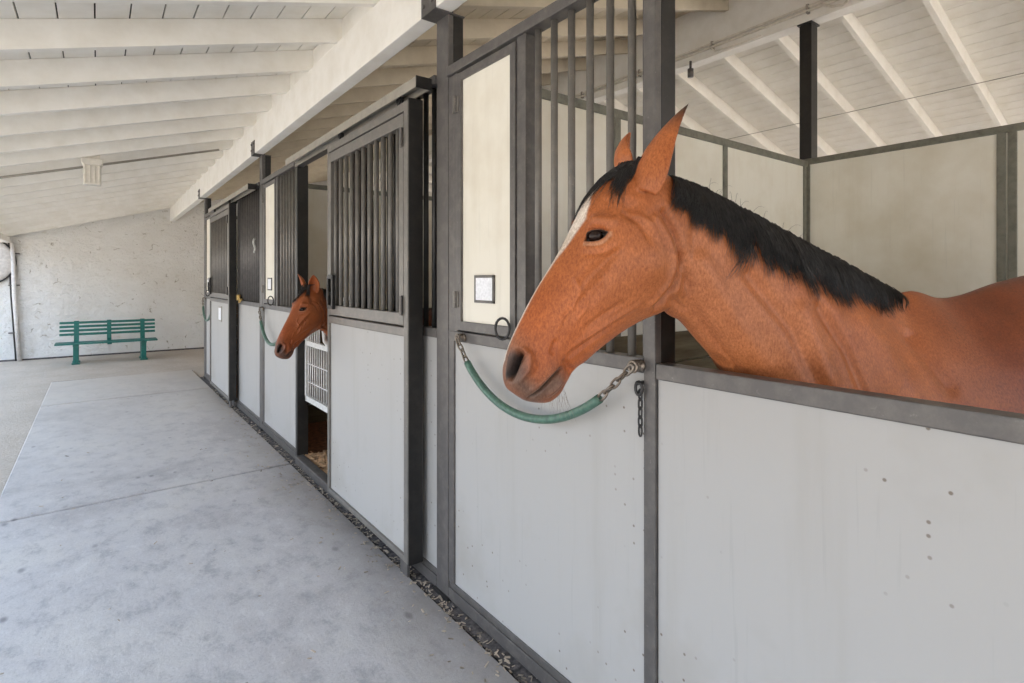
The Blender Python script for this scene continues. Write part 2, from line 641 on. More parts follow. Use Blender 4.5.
# ------------------------------------------------------------------ posts
def steel_post(x0, x1, y0, y1, top, label, saddle=True, mat='steel', group=None):
    o = empty('steel_post', ((x0 + x1) / 2, (y0 + y1) / 2, 0), label, 'post', group)
    MB().box(x0, x0 + 0.030, y0, y1, -0.012, top - 0.006, 0.004).build('column', mat, o)
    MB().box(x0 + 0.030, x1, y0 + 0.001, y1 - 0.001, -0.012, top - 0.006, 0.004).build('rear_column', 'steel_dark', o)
    if saddle:
        m = MB()
        m.box(-0.077, -0.071, y0 - 0.012, y1 + 0.012, top - 0.006, top + 0.13, 0.001)
        m.box(-0.077, x1, y0 - 0.012, y1 + 0.012, top - 0.007, top - 0.001, 0.001)
        m.box(0.016, 0.022, y0 - 0.012, y1 + 0.012, top - 0.001, top + 0.13, 0.001)
        for zz in (0.04, 0.10):
            for yy in (y0 + 0.015, y1 - 0.015):
                m.tube([(-0.085, yy, top + zz), (-0.075, yy, top + zz)], 0.010, 8)
        m.build('saddle_bracket', 'steel', o)
    MB().box(x0 - 0.012, x1 + 0.012, y0 - 0.012, y1 + 0.012, -0.012, 0.006).build('base_plate', 'steel_dark', o)
    return o


POST_LABEL = ('tall grey steel post between the nearest and the middle stall',
              'grey steel post with bracket between the pony stall and the farthest stall',
              'last grey steel post at the far end of the stall fronts')
for y, lab in zip(POST_Y, POST_LABEL):
    steel_post(0.0, 0.085, y - 0.058, y + 0.053, 2.762, lab)
steel_post(0.0, 0.10, 1.047, 1.090, 2.762, 'grey door post beside the neck of the large bay horse', True)
for y, lab in ((POST_Y[1], 'dark jamb post of the doorway the pony looks out of'),
               (POST_Y[2], None)):
    if lab:
        o = empty('door_jamb', (0.03, y - 1.25, 0), lab, 'post')
        MB().box(0.0, 0.09, y - 1.275, y - 1.222, 0, 2.46, 0.004).build('jamb_column', 'steel_dark', o)

# black column carrying the ridge beam
o = empty('ridge_column', (3.53, 2.24, 2.53), 'black steel column rising from stall corner to the ridge beam', 'post')
MB().box(3.50, 3.61, 2.19, 2.29, 2.532, 3.68, 0.004).build('column', 'steel_dark', o)
MB().box(3.48, 3.63, 2.18, 2.30, 3.676, 3.689).build('cap_plate', 'steel_dark', o)


# ------------------------------------------------------------------ stall fronts
Z_BOT, Z_MID0, Z_MID1, Z_TOP0, Z_TOP1 = 0.084, 1.217, 1.263, 2.455, 2.50


def bars(parent, x, ys, z0, z1, r=0.0135, mat='steel'):
    for y in ys:
        MB().tube([(x, y, z0), (x, y, z1)], r, 12).build('bar', mat, parent, True)


def front_panel(y0, y1, label, feed=None, card=True, bar_mat='steel'):
    """fixed front panel from y0 (near) to y1 (far); feed = True puts the hinged feed door at the far side"""
    o = empty('stall_front_panel', (0.02, (y0 + y1) / 2, 0), label, 'stall panel', 'fixed stall front panels')
    m = MB()
    s = 0.045
    m.box(0.0, 0.05, y0, y1, 0.0, Z_BOT - 0.03, 0.004)
    m.box(0.006, 0.05, y0, y1, Z_BOT - 0.03, Z_BOT, 0.004)
    m.box(0.0, 0.05, y0, y1, Z_MID0, Z_MID1, 0.004)
    m.box(-0.012, 0.05, y0, y1, Z_TOP0, Z_TOP1, 0.004)
    m.box(0.002, 0.05, y1 - s, y1, Z_BOT, Z_TOP0, 0.004)
    m.box(0.02, 0.05, y0, y0 + 0.02, Z_BOT, Z_TOP0, 0.004)
    ybar1 = y1 - s
    if feed:
        yd1 = y1 - 0.085
        yd0 = yd1 - 0.44
        m.box(0.0, 0.05, yd1 + 0.003, y1 - s, Z_MID1, Z_TOP0, 0.003)
        m.box(0.0, 0.06, yd0 - 0.06, yd0 - 0.004, Z_MID1, Z_TOP0, 0.003)
        ybar1 = yd0 - 0.06
    m.build('frame', 'steel', o)
    MB().box(0.012, 0.040, y0 + 0.002, y1 - s + 0.005, Z_BOT - 0.01, Z_MID0 + 0.005).build('lower_panel', 'panel_white', o)
    n = max(2, round((ybar1 - y0 - 0.02) / 0.09))
    ys = [y0 + 0.02 + (ybar1 - y0 - 0.02) * (k + 0.5) / n for k in range(n)]
    bars(o, 0.026, ys, Z_MID1 - 0.005, Z_TOP0 + 0.005, 0.0135, bar_mat)
    if feed:
        f = MB()
        z0, z1, w = Z_MID1 + 0.008, Z_TOP0 - 0.012, 0.035
        f.box(-0.006, 0.030, yd0, yd0 + w, z0, z1, 0.003)
        f.box(-0.006, 0.030, yd1 - w, yd1, z0, z1, 0.003)
        f.box(-0.0055, 0.030, yd0 + 0.003, yd1 - 0.003, z0, z0 + 0.042, 0.003)
        f.box(-0.0055, 0.030, yd0 + 0.003, yd1 - 0.003, z1 - w, z1, 0.003)
        d = f.build('feed_door', 'steel', o)
        MB().box(0.006, 0.022, yd0 + 0.03, yd1 - 0.03, z0 + 0.035, z1 - 0.03).build('door_panel', 'panel_cream', d)
        for zz in (z0 + 0.14, z1 - 0.14):
            h = MB()
            for k in (-1, 0, 1):
                h.tube([(-0.014, yd1 + 0.004, zz + k * 0.026 - 0.012), (-0.014, yd1 + 0.004, zz + k * 0.026 + 0.012)], 0.0085, 8)
            h.box(-0.010, -0.004, yd1 - 0.018, yd1 + 0.03, zz - 0.035, zz + 0.035, 0.001)
            h.build('hinge', 'steel_door', d)
        r = MB()
        cy = yd0 + 0.045
        r.tube([(-0.034 - 0.020 * math.cos(q), cy + 0.020 * math.cos(q), z0 + 0.035 + 0.042 * math.sin(q))
                for q in [2 * math.pi * k / 20 for k in range(20)]], 0.0055, 8, True)
        r.build('pull_ring', 'black_iron', d, True)
        if card:
            cy = yd0 + 0.225
            zc = z0 + 0.19
            c = MB()
            W, H, t = 0.074, 0.060, 0.012
            c.box(-0.003, 0.006, cy - W, cy + W, zc + H - t, zc + H, 0.002)
            c.box(-0.003, 0.006, cy - W, cy + W, zc - H, zc - H + t, 0.002)
            c.box(-0.003, 0.006, cy - W, cy - W + t, zc - H, zc + H, 0.002)
            c.box(-0.003, 0.006, cy + W - t, cy + W, zc - H, zc + H, 0.002)
            c.build('card_holder', 'steel', d)
            MB().box(-0.002, 0.0055, cy - W + 0.008, cy + W - 0.008, zc - H + 0.008, zc + H - 0.008).build('name_card', 'paper', d)
    return o


p1 = front_panel(1.091, POST_Y[0] - 0.06, 'tall white and steel stall panel with feed door behind the bay horse muzzle', True, bar_mat='steel_door')
p2 = front_panel(POST_Y[1] - 1.222, POST_Y[1] - 0.06, 'stall panel with feed door and bars at the far side of the pony', True, bar_mat='steel_door')
p3 = front_panel(POST_Y[2] - 1.222, POST_Y[2] - 0.06, 'farthest stall panel with narrow feed door beside the last post', True)
p4 = front_panel(POST_Y[0] + 0.055, 3.50, 'barred stall panel mostly hidden behind the open sliding door', bar_mat='steel_dark')  # bars in dark steel: the sliding door's shade is put into their colour
p5 = front_panel(POST_Y[1] + 0.055, 7.16, 'all barred stall panel with small white mark before the farthest sliding door')
# small things fixed to the far barred panel
m = MB()
pts = []
for k in range(15):
    q = k / 14
    pts.append((-0.01, 6.22 + 0.035 * math.sin(q * math.pi * 2), 1.93 - 0.14 * q))
m.tube(pts, 0.011, 8)
m.build('hook', 'gate_white', p5, True)
m = MB()
for k in range(4):
    c = Vector((-0.02, 7.02 - 0.05 * k, 1.30 - 0.012 * k))
    m.tube([c + Vector((0.014 * math.sin(q) * (k % 2), 0.032 * math.cos(q), 0.02 * math.sin(q))) for q in
            [2 * math.pi * j / 14 for j in range(14)]], 0.006, 6, True)
m.box(-0.03, 0.0, 6.96, 7.06, 1.265, 1.33, 0.004)
m.build('latch', 'brass', p5, True)

# half door in front of the bay horse
o = empty('half_door', (0.02, 0.45, 0), 'low white half door with steel top rail in front of bay horse', 'stall door')
m = MB()
m.box(0.0, 0.055, -0.16, 1.045, 1.205, 1.252, 0.004)
m.box(0.0, 0.055, -0.16, 1.045, 0.0, 0.084, 0.004)
m.box(0.02, 0.055, 1.03, 1.045, 0.05, 1.21, 0.002)
m.box(0.0, 0.055, -0.16, -0.12, 0.05, 1.21, 0.004)
m.build('frame', 'steel', o)
MB().box(0.012, 0.045, -0.14, 1.044, 0.07, 1.21).build('door_panel', 'panel_white', o)


def sliding_door(y0, y1, label, sheet=False):
    o = empty('sliding_door', (-0.065, (y0 + y1) / 2, 0), label, 'stall door', 'sliding stall doors')
    xa, xb = -0.10, -0.03
    m = MB()
    w = 0.045
    m.box(xa, xb, y0, y0 + w, 0.095, 2.39, 0.004)
    m.box(xa, xb, y1 - w * 0.7, y1, 0.095, 2.39, 0.004)
    for z0, z1 in ((0.095, 0.125), (1.217, 1.262), (2.345, 2.39)):
        m.box(xa + 0.001, xb, y0 + 0.005, y1 - 0.005, z0, z1, 0.004)
    m.build('door_frame', 'steel_door', o)
    # edge stile facing the aisle end, shade on that side given as dark steel
    MB().box(xa + 0.004, xb + 0.012, y0 - 0.006, y0 + 0.004, 0.09, 2.40, 0.002).build('edge_channel', 'steel_dark', o)
    MB().box(xa + 0.015, xb - 0.015, y0 + 0.03, y1 - 0.02, 0.11, 1.222).build('lower_panel', 'panel_white', o)
    # hinged grille in the upper half
    g = MB()
    z0, z1 = 1.272, 2.335
    ya, yb = y0 + 0.049, y1 - 0.036
    g.box(xa, xa + 0.04, ya, ya + 0.05, z0, z1, 0.003)
    g.box(xa, xa + 0.04, yb - 0.03, yb, z0, z1, 0.003)
    g.box(xa + 0.001, xa + 0.04, ya + 0.004, yb - 0.004, z0, z0 + 0.062, 0.003)
    g.box(xa + 0.001, xa + 0.04, ya + 0.004, yb - 0.004, z1 - 0.062, z1, 0.003)
    go = g.build('grille', 'steel_door', o)
    n = 11
    for k in range(n):
        y = ya + 0.05 + (yb - ya - 0.08) * (k + 0.5) / n
        MB().tube([(xa + 0.02, y, z0 + 0.05), (xa + 0.02, y, z1 - 0.05)], 0.0135, 12).build('bar', 'steel_door', go, True)
    for zz in (z0 + 0.10, z1 - 0.12):
        h = MB()
        h.box(xa - 0.008, xa, ya + 0.006, ya + 0.03, zz - 0.05, zz + 0.05, 0.002)
        h.tube([(xa - 0.010, ya + 0.004, zz - 0.045), (xa - 0.010, ya + 0.004, zz + 0.045)], 0.007, 8)
        h.build('hinge', 'steel', go)
    l = MB()
    yc = yb - 0.06
    zc = z0 + 0.15
    l.box(xa - 0.022, xa - 0.002, yc - 0.06, yc + 0.045, zc + 0.085, zc + 0.11, 0.004)
    l.box(xa - 0.022, xa - 0.002, yc - 0.06, yc - 0.04, zc - 0.10, zc + 0.10, 0.004)
    l.box(xa - 0.022, xa - 0.002, yc + 0.025, yc + 0.045, zc - 0.10, zc + 0.10, 0.004)
    l.box(xa - 0.022, xa - 0.002, yc - 0.06, yc + 0.045, zc - 0.11, zc - 0.085, 0.004)
    l.box(xa - 0.020, xa - 0.004, yc - 0.05, yc + 0.035, zc - 0.02, zc + 0.0, 0.003)
    l.tube([(xa - 0.03, yc - 0.005, zc - 0.06), (xa - 0.03, yc - 0.005, zc + 0.05)], 0.009, 8)
    l.build('latch', 'steel_dark', o)
    m = MB()
    for yy in (y0 + 0.10,):
        m.box(-0.072, -0.058, yy - 0.04, yy + 0.04, -0.012, 0.094)
    m.build('floor_guide', 'steel', o)
    # hanging rollers under the track
    for yy in (y0 + 0.16, y1 - 0.16):
        r = MB()
        r.box(-0.068, -0.060, yy - 0.03, yy + 0.03, 2.38, 2.44)
        r.tube([(-0.075, yy, 2.432), (-0.053, yy, 2.432)], 0.022, 14)
        r.build('roller_hanger', 'steel_dark', o)
    return o


d2 = sliding_door(2.474, 3.66, 'grey barred sliding door standing open in front of middle stall')
d3 = sliding_door(7.10, 8.46, 'closed barred sliding door of the farthest stall with paper notice')
m = MB()
m.box(-0.092, -0.084, 7.62, 7.83, 0.98, 1.17, 0.001)
m.build('notice_frame', 'steel_tan', d3)
MB().box(-0.095, -0.091, 7.64, 7.81, 1.0, 1.15).build('notice', 'paper', d3)


def door_track(y0, y1, label):
    o = empty('door_track', (-0.065, (y0 + y1) / 2, 2.44), label, 'track', 'sliding door tracks')
    m = MB()
    m.prism([(-0.105, 2.425), (-0.098, 2.425), (-0.098, 2.463), (-0.032, 2.463), (-0.032, 2.425), (-0.025, 2.425),
             (-0.025, 2.475), (-0.105, 2.475)], 'y', y0, y1)
    m.build('rail_channel', 'steel_tan', o)
    n = 4
    for k in range(n):
        yy = y0 + 0.12 + (y1 - y0 - 0.24) * k / (n - 1)
        MB().box(-0.026, -0.013, yy - 0.02, yy + 0.02, 2.44, 2.49, 0.002).build('track_bracket', 'steel', o)
    MB().box(-0.107, -0.023, y0 - 0.006, y0, 2.42, 2.478, 0.002).build('end_cap', 'steel_dark', o)
    return o


door_track(2.375, 4.66, 'steel overhead track holding the open sliding door of middle stall')
door_track(6.05, 8.55, 'steel overhead track above the closed door of the farthest stall')
for ya, nm in ((POST_Y[1], 'steel head rail over the doorway the pony looks out of'),
               (POST_Y[2], 'steel head rail over the closed farthest stall doorway')):
    o = empty('head_rail', (0.02, ya - 1.9, 2.47), nm, 'rail')
    MB().box(-0.004, 0.05, ya - 2.475, ya - 1.22, 2.44, 2.50, 0.004).build('tube', 'steel', o)
    o2 = empty('door_sill', (0.02, ya - 1.9, 0.0), nm.replace('head rail over', 'floor sill under'), 'sill')
    MB().box(-0.02, 0.05, ya - 2.475, ya - 1.278, -0.012, 0.05, 0.006).build('channel', 'steel', o2)

# white yoke gate in the pony's doorway
o = empty('stall_gate', (0.075, 4.1, 0.5), 'pale wire yoke gate hung across doorway beneath pony head', 'gate')
gy0, gy1 = 3.53, 4.69
m = MB()
m.box(0.055, 0.09, gy0, gy1, 0.50, 0.545, 0.004)
m.box(0.055, 0.09, gy0, gy1, 0.96, 1.0, 0.004)
m.box(0.055, 0.09, gy0, gy0 + 0.03, 0.5, 1.40, 0.004)
m.box(0.055, 0.09, gy1 - 0.03, gy1, 0.5, 1.40, 0.004)
yc = (gy0 + gy1) / 2
m.tube([(0.072, gy0 + 0.015, 1.39), (0.072, yc - 0.22, 1.36), (0.072, yc - 0.12, 1.03), (0.072, yc, 0.985), (0.072, yc + 0.12, 1.03),
        (0.072, yc + 0.22, 1.36), (0.072, gy1 - 0.015, 1.39)], 0.016, 10)
m.build('gate_frame', 'gate_white', o)
k = 0
y = gy0 + 0.06
while y < gy1 - 0.04:
    dz = 1.0
    MB().tube([(0.072, y, 0.53), (0.072, y, 0.97)], 0.006, 6).build('wire', 'gate_white', o, True)
    if abs(y - yc) > 0.24:
        MB().tube([(0.072, y, 0.98), (0.072, y, 1.375)], 0.007, 6).build('wire', 'gate_white', o, True)
    y += 0.055
for zz in (0.66, 0.81):
    MB().tube([(0.072, gy0 + 0.01, zz), (0.072, gy1 - 0.01, zz)], 0.006, 6).build('cross_wire', 'gate_white', o, True)


# ------------------------------------------------------------------ rubber covered stall guards
def chain_link(c, d, side, L=0.040, W=0.020, r=0.0042):
    d = Vector(d).normalized()
    s = (Vector(side) - d * Vector(side).dot(d)).normalized()
    pts = []
    for k in range(20):
        q = 2 * math.pi * k / 20
        cx = math.cos(q)
        sx = math.sin(q)
        pts.append(Vector(c) + d * (math.copysign(abs(cx) ** 0.7, cx) * L / 2) + s * (sx * W / 2))
    return MB().tube(pts, r, 6, True)


def stall_guard(yA, yB, z, sag, label, links=3):
    """yA near end, yB far end, both at height z on the front plane"""
    o = empty('stall_guard', (-0.03, (yA + yB) / 2, z - sag), label, 'stall guard', 'green stall guards')

    def P(q):                         # catenary-like curve, q 0..1
        s = 2 * q - 1
        return Vector((-0.04 - 0.02 * (1 - s * s), yA + (yB - yA) * q, z - sag * (1 - s * s * (0.85 + 0.15 * s * s))))
    q0, q1 = 0.125, 0.90
    m = MB()
    m.tube([P(q0 + (q1 - q0) * k / 40) for k in range(41)], 0.0155, 14)
    m.build('rubber_tube', 'guard_green', o, True)
    for end, qa in ((0.0, q0), (1.0, q1)):
        a, b = P(end), P(qa)
        d = b - a
        n = max(2, int(round(d.length / 0.034)))
        for k in range(n):
            c = a + d * ((k + 0.5) / n)
            side = Vector((1, 0, 0)) if k % 2 else Vector((0, 0, 1)).cross(d) + Vector((0, 0, 0.3)).cross(d)
            if k % 2 == 0:
                side = d.cross(Vector((1, 0, 0)))
            chain_link(c, d, side, d.length / n + 0.010).build('chain_link', 'chrome', o, True)
        e = MB()
        yy = a.y
        e.tube([(-0.010, yy, z), (0.004, yy, z)], 0.018, 16)
        e.tube([(a.x + 0.004, yy + 0.016 * math.cos(t), z + 0.016 * math.sin(t)) for t in [2 * math.pi * k / 16 for k in range(16)]], 0.005, 6, True)
        e.tube([(-0.04, yy, z + 0.014), (0.0, yy, z + 0.014)], 0.006, 8)
        e.build('eye_bolt', 'chrome', o, True)
    return o


stall_guard(1.10, 2.110, 1.240, 0.245, 'green rubber covered stall guard sagging below the bay horse muzzle')
stall_guard(4.76, 5.87, 1.215, 0.30, 'green stall guard hanging beside the pony muzzle', 3)
stall_guard(8.50, 9.54, 1.215, 0.30, 'small green stall guard on the farthest stall panel', 3)

# loose chain hanging on the door post
o = empty('hanging_chain', (-0.02, 1.10, 1.18), 'rusty chain hanging straight down the post beside the half door', 'chain')
for k in range(5):
    c = Vector((-0.008, 1.096, 1.152 - 0.027 * k))
    chain_link(c, (0, 0.05 * (k % 3 - 1), -1), (1, 0, 0) if k % 2 else (0.3, 1, 0), 0.034, 0.015, 0.003).build('chain_link', 'black_iron', o, True)
m = MB()
m.tube([(-0.012, 1.098 + 0.013 * math.cos(q), 1.172 + 0.02 * math.sin(q)) for q in [2 * math.pi * k / 16 for k in range(16)]], 0.005, 6, True)
m.tube([(-0.02, 1.098, 1.188), (0.012, 1.098, 1.188)], 0.006, 8)
m.build('hook', 'black_iron', o, True)

# ------------------------------------------------------------------ bench by the far wall
bo = empty('park_bench', (-1.15, 13.0, 0), 'dark green slatted park bench against the white far wall', 'bench')
bo.location.z = -0.035
bo['base'] = (-1.15, 13.0, -0.035)
bx0, bx1 = -1.885, -0.395
by = 12.95
g = -0.035
BS = 0.85                              # a low bench
def bz(z):
    return z * BS + g
for zz in (0.86, 0.775, 0.69, 0.605):
    yy = by + 0.23 + 0.035 * (zz - 0.6) / 0.26
    MB().box(bx0, bx1, yy - 0.012, yy + 0.015, bz(zz) - 0.022, bz(zz) + 0.022, 0.006).build('back_slat', 'bench_green', bo)
for k in range(4):
    yy = by - 0.22 + 0.11 * k
    MB().box(bx0 - 0.05, bx1 + 0.01, yy - 0.046, yy + 0.046, bz(0.425), bz(0.455), 0.006).build('seat_slat', 'bench_green', bo)
for xx in (bx0 + 0.25, bx1 - 0.21):
    m = MB()
    m.box(xx - 0.045, xx + 0.045, by - 0.23, by + 0.21, bz(0.385), bz(0.425), 0.006)
    m.box(xx - 0.04, xx + 0.04, by - 0.20, by - 0.12, g, bz(0.40), 0.006)
    m.box(xx - 0.06, xx + 0.06, by - 0.24, by - 0.09, g, g + 0.03, 0.006)
    m.prism([(by + 0.10, g), (by + 0.19, g), (by + 0.245, bz(0.50)), (by + 0.285, bz(0.90)), (by + 0.255, bz(0.90)), (by + 0.19, bz(0.50)), (by + 0.14, bz(0.40))],
            'x', xx - 0.038, xx + 0.038, 0.004)
    m.box(xx - 0.06, xx + 0.06, by + 0.06, by + 0.22, g, g + 0.03, 0.006)
    m.build('leg', 'bench_green', bo)
m = MB()
xx = (bx0 + bx1) / 2
m.box(xx - 0.035, xx + 0.035, by - 0.23, by + 0.21, bz(0.395), bz(0.425), 0.004)
m.prism([(by + 0.20, bz(0.42)), (by + 0.245, bz(0.50)), (by + 0.285, bz(0.90)), (by + 0.255, bz(0.90)), (by + 0.19, bz(0.50))], 'x', xx - 0.035, xx + 0.035, 0.004)
m.build('centre_bracket', 'bench_green', bo)

# downpipe and round dish on the far wall
o = empty('downpipe', (-2.55, 13.93, 0), 'thin pale pipe running down the far stucco wall left of bench', 'pipe')
MB().tube([(-2.60, 13.93, 2.2), (-2.57, 13.93, 1.2), (-2.50, 13.93, -0.03)], 0.035, 10).build('pipe', 'pipe_white', o, True)
MB().tube([(-2.655, 13.97, 2.2), (-2.625, 13.97, 1.2), (-2.555, 13.97, -0.03)], 0.012, 8).build('cable', 'black_iron', o, True)
for zz in (0.5, 1.4, 2.0):
    MB().box(-2.66, -2.50, 13.955, 13.99, zz - 0.012, zz + 0.012, 0.002).build('pipe_clip', 'steel', o)
o = empty('round_dish', (-3.0, 13.9, 1.9), 'large pale round dish at the left end of the far wall', 'dish')
m = MB()
prof = [(0.0, 0.10), (0.20, 0.095), (0.36, 0.07), (0.42, 0.035), (0.43, 0.02)]
bm2 = bmesh.new()
rings = []
for r, h in prof[1:] + [(0.42, 0.012)]:
    rings.append([bm2.verts.new((-3.0 + r * math.cos(2 * math.pi * k / 48), 13.97 - h, 1.85 + r * math.sin(2 * math.pi * k / 48))) for k in range(48)])
for a, b in zip(rings[:-1], rings[1:]):
    for k in range(48):
        bm2.faces.new((a[k], a[(k + 1) % 48], b[(k + 1) % 48], b[k]))
bm2.faces.new(rings[0])
bm2.faces.new(rings[-1])
m._merge(bm2)
m.build('dish_face', 'pipe_white', o, True)
MB().tube([(-3.0 + 0.44 * math.cos(q), 13.965, 1.85 + 0.44 * math.sin(q)) for q in [2 * math.pi * k / 48 for k in range(48)]], 0.018, 8, True).build('rim', 'black_iron', o, True)

# ------------------------------------------------------------------ lamp under the aisle roof
lx, ly = -1.36, 6.70
lz = roof_z(lx) - 0.15
o = empty('ceiling_lamp', (lx, ly, lz), 'cream plastic box lamp hanging under the aisle rafters', 'lamp')
MB().box(lx - 0.06, lx + 0.06, ly - 0.05, ly + 0.05, lz - 0.02, lz + 0.03, 0.006).build('mount', 'lamp_plastic', o)
MB().prism([(lx - 0.085, lz - 0.02), (lx + 0.085, lz - 0.02), (lx + 0.085, lz - 0.06), (lx + 0.07, lz - 0.085), (lx - 0.07, lz - 0.085), (lx - 0.085, lz - 0.06)],
           'y', ly - 0.075, ly + 0.075, 0.006).build('hood', 'lamp_plastic', o)
m = MB()
m.box(lx - 0.07, lx + 0.07, ly - 0.06, ly + 0.06, lz - 0.27, lz - 0.08, 0.012)
for k in range(4):
    xx = lx - 0.054 + 0.036 * k
    m.box(xx - 0.006, xx + 0.006, ly - 0.068, ly + 0.066, lz - 0.26, lz - 0.085, 0.003)
m.build('ribbed_shade', 'lamp_plastic', o)

# conduit runs
o = empty('conduit', (-1.6, 5.7, 2.5), 'thin grey conduit crossing the aisle roof beside the box lamp', 'conduit')
yy = 7.0
MB().tube([(x, yy + 0.1, roof_z(x) - 0.165) for x in (-2.8, -1.6, -0.2)], 0.012, 8).build('tube', 'steel_tan', o, True)
o = empty('ridge_conduit', (3.4, 3.0, 3.8), 'twin white conduit fixed along the side of the ridge beam', 'conduit')
for zz, xx in ((3.80, 3.455), (3.765, 3.450)):
    pts = [(xx, y, zz) for y in np.linspace(-1.0, 12.0, 30)]
    MB().tube(pts, 0.013, 8).build('tube', 'lamp_plastic', o, True)
for y in np.arange(0.4, 6, 0.9):
    MB().box(3.440, 3.479, y - 0.01, y + 0.01, 3.745, 3.82, 0.002).build('clip', 'steel_tan', o)
MB().tube([(3.45, 2.1, 3.78), (3.44, 2.0, 3.72), (3.44, 1.92, 3.70), (3.44, 1.84, 3.74), (3.45, 1.76, 3.79)], 0.011, 8).build('bend', 'lamp_plastic', o, True)
MB().tube([(3.45, 3.12, 3.78), (3.43, 3.05, 3.70), (3.43, 2.8, 3.685), (3.45, 2.6, 3.70)], 0.010, 8).build('bend', 'lamp_plastic', o, True)
o = empty('wall_tap', (3.40, 3.40, 3.66), 'small dark lamp socket hanging under the ridge beam', 'lamp socket')
m = MB()
m.tube([(3.42, 3.32, 3.69), (3.42, 3.32, 3.60)], 0.012, 8)
m.tube([(3.42, 3.32, 3.61), (3.42, 3.32, 3.53)], 0.03, 10)
m.build('socket', 'steel', o, True)
o = empty('roof_wire', (5.7, 2.0, 3.4), 'thin dark wire strung across the rear roof rafters', 'wire')
MB().tube([(5.7, y, roof_z(5.7) - 0.16) for y in (-2.0, 2.0, 6.0)], 0.0045, 6).build('wire', 'steel_tan', o, True)


# ------------------------------------------------------------------ loose stuff on the floor
def chips(name, mat, spots, size, label, group_cat):
    V, F = [], []
    for (x, y, z) in spots:
        a = random.uniform(0, math.pi * 2)
        l = size * random.uniform(0.5, 1.6)
        w = l * random.uniform(0.18, 0.45)
        t = 0.0025
        tilt = random.uniform(-0.35, 0.35)
        ux, uy = math.cos(a), math.sin(a)
        b = len(V)
        for sx, sy, sz in ((-1, -1, 0), (1, -1, 0), (1, 1, 0), (-1, 1, 0), (-1, -1, 1), (1, -1, 1), (1, 1, 1), (-1, 1, 1)):
            px = sx * l / 2
            py = sy * w / 2
            V.append((x + ux * px - uy * py, y + uy * px + ux * py, z + t * sz + abs(tilt) * l / 2 + tilt * px))
        for f in ((3, 2, 1, 0), (4, 5, 6, 7), (0, 1, 5, 4), (1, 2, 6, 5), (2, 3, 7, 6), (3, 0, 4, 7)):
            F.append([b + q for q in f])
    me = bpy.data.meshes.new(name)
    me.from_pydata(V, [], F)
    me.materials.append(M[mat])
    o = bpy.data.objects.new(name, me)
    COL.objects.link(o)
    return tag(o, label, group_cat, None, 'stuff')


sp = []
for k in range(900):
    y = random.uniform(0.6, 8.6)
    x = -0.035 + random.gauss(0, 0.02)
    sp.append((x, y, -0.012 if -0.06 < x else 0.001))
for k in range(260):
    y = random.uniform(0.9, 7.5)
    x = -0.07 - abs(random.gauss(0, 0.10))
    sp.append((x, y, 0.001))
for k in range(60):
    sp.append((random.uniform(-1.7, -0.2), random.uniform(0.8, 6.5), 0.001))
chips('straw_litter', 'debris', sp, 0.015, 'loose pale straw and chips scattered along the base of stalls', 'litter')
sp = []
for k in range(4200):
    y = random.uniform(3.4, 4.75)
    x = 0.07 + min(abs(random.gauss(0, 0.35)), 0.45)
    sp.append((x, y, 0.0 + random.uniform(0, 0.045) * math.exp(-x * 2)))
chips('wood_shavings', 'shavings', sp, 0.036, 'pile of pale wood shavings inside the doorway below the pony', 'shavings')


# ------------------------------------------------------------------ horses
HEAD_A = math.radians(19.0)            # how far the horse turns its nose towards the aisle
H_R0, H_W0 = 0.1985, 1.40
K_W = 0.0


def sketch(px, py, w=0.0):
    """side-view sketch units -> (rearward distance, height) in metres on the plane w to the left of the horse's middle"""
    u = (px - 512.0) / FPX
    c, s = math.cos(HEAD_A), math.sin(HEAD_A)
    k = (H_R0 + w * s - u * (H_W0 - w * c)) / (u * s - c)
    W = H_W0 + k * s - w * c
    return k, CAM_H + (HORIZON - py) / FPX * W


K_W = sketch(900, 288)[0]


def sk(px, py, w=0.0):
    k, z = sketch(px, py, w)
    return (K_W - k, z)                # forward, up


T_KNOT = np.array([0.0, 0.025, 0.08, 0.20, 0.40, 0.60, 0.80, 0.93, 0.98, 1.0])


def loft(rings, sub=5, nt=18):
    """rings: (dorsal(f,z), ventral(f,z), six half widths); returns verts, faces of a closed shell"""
    A = np.array([[*d, *v, *w] for d, v, w in rings], float)
    n = len(A)
    rows = []
    for i in range(n - 1):
        p0, p1, p2, p3 = A[max(i - 1, 0)], A[i], A[i + 1], A[min(i + 2, n - 1)]
        for j in range(sub):
            t = j / sub
            rows.append(0.5 * (2 * p1 + (p2 - p0) * t + (2 * p0 - 5 * p1 + 4 * p2 - p3) * t * t + (3 * p1 - p0 - 3 * p2 + p3) * t ** 3))
    rows.append(A[-1])
    ts = 0.5 - 0.5 * np.cos(np.linspace(0, math.pi, nt))
    V, F = [], []
    m = 2 * (nt - 1)
    for r in rows:
        d, v, w = r[0:2], r[2:4], np.maximum(r[4:], 0.002)
        wk = np.array([0, 0.55 * w[0], w[0], w[1], w[2], w[3], w[4], w[5], 0.6 * w[5], 0])
        ww = np.interp(ts, T_KNOT, wk)
        # smooth the width profile
        for _ in range(2):
            ww[1:-1] = 0.25 * ww[:-2] + 0.5 * ww[1:-1] + 0.25 * ww[2:]
        pts = d[None, :] + (v - d)[None, :] * ts[:, None]
        for i in range(nt):
            V.append((pts[i, 0], ww[i], pts[i, 1]))
        for i in range(nt - 2, 0, -1):
            V.append((pts[i, 0], -ww[i], pts[i, 1]))
    R = len(rows)
    for i in range(R - 1):
        for k in range(m):
            F.append((i * m + k, i * m + (k + 1) % m, (i + 1) * m + (k + 1) % m, (i + 1) * m + k))
    F.append(tuple(range(m))[::-1])
    F.append(tuple((R - 1) * m + k for k in range(m)))
    return V, F


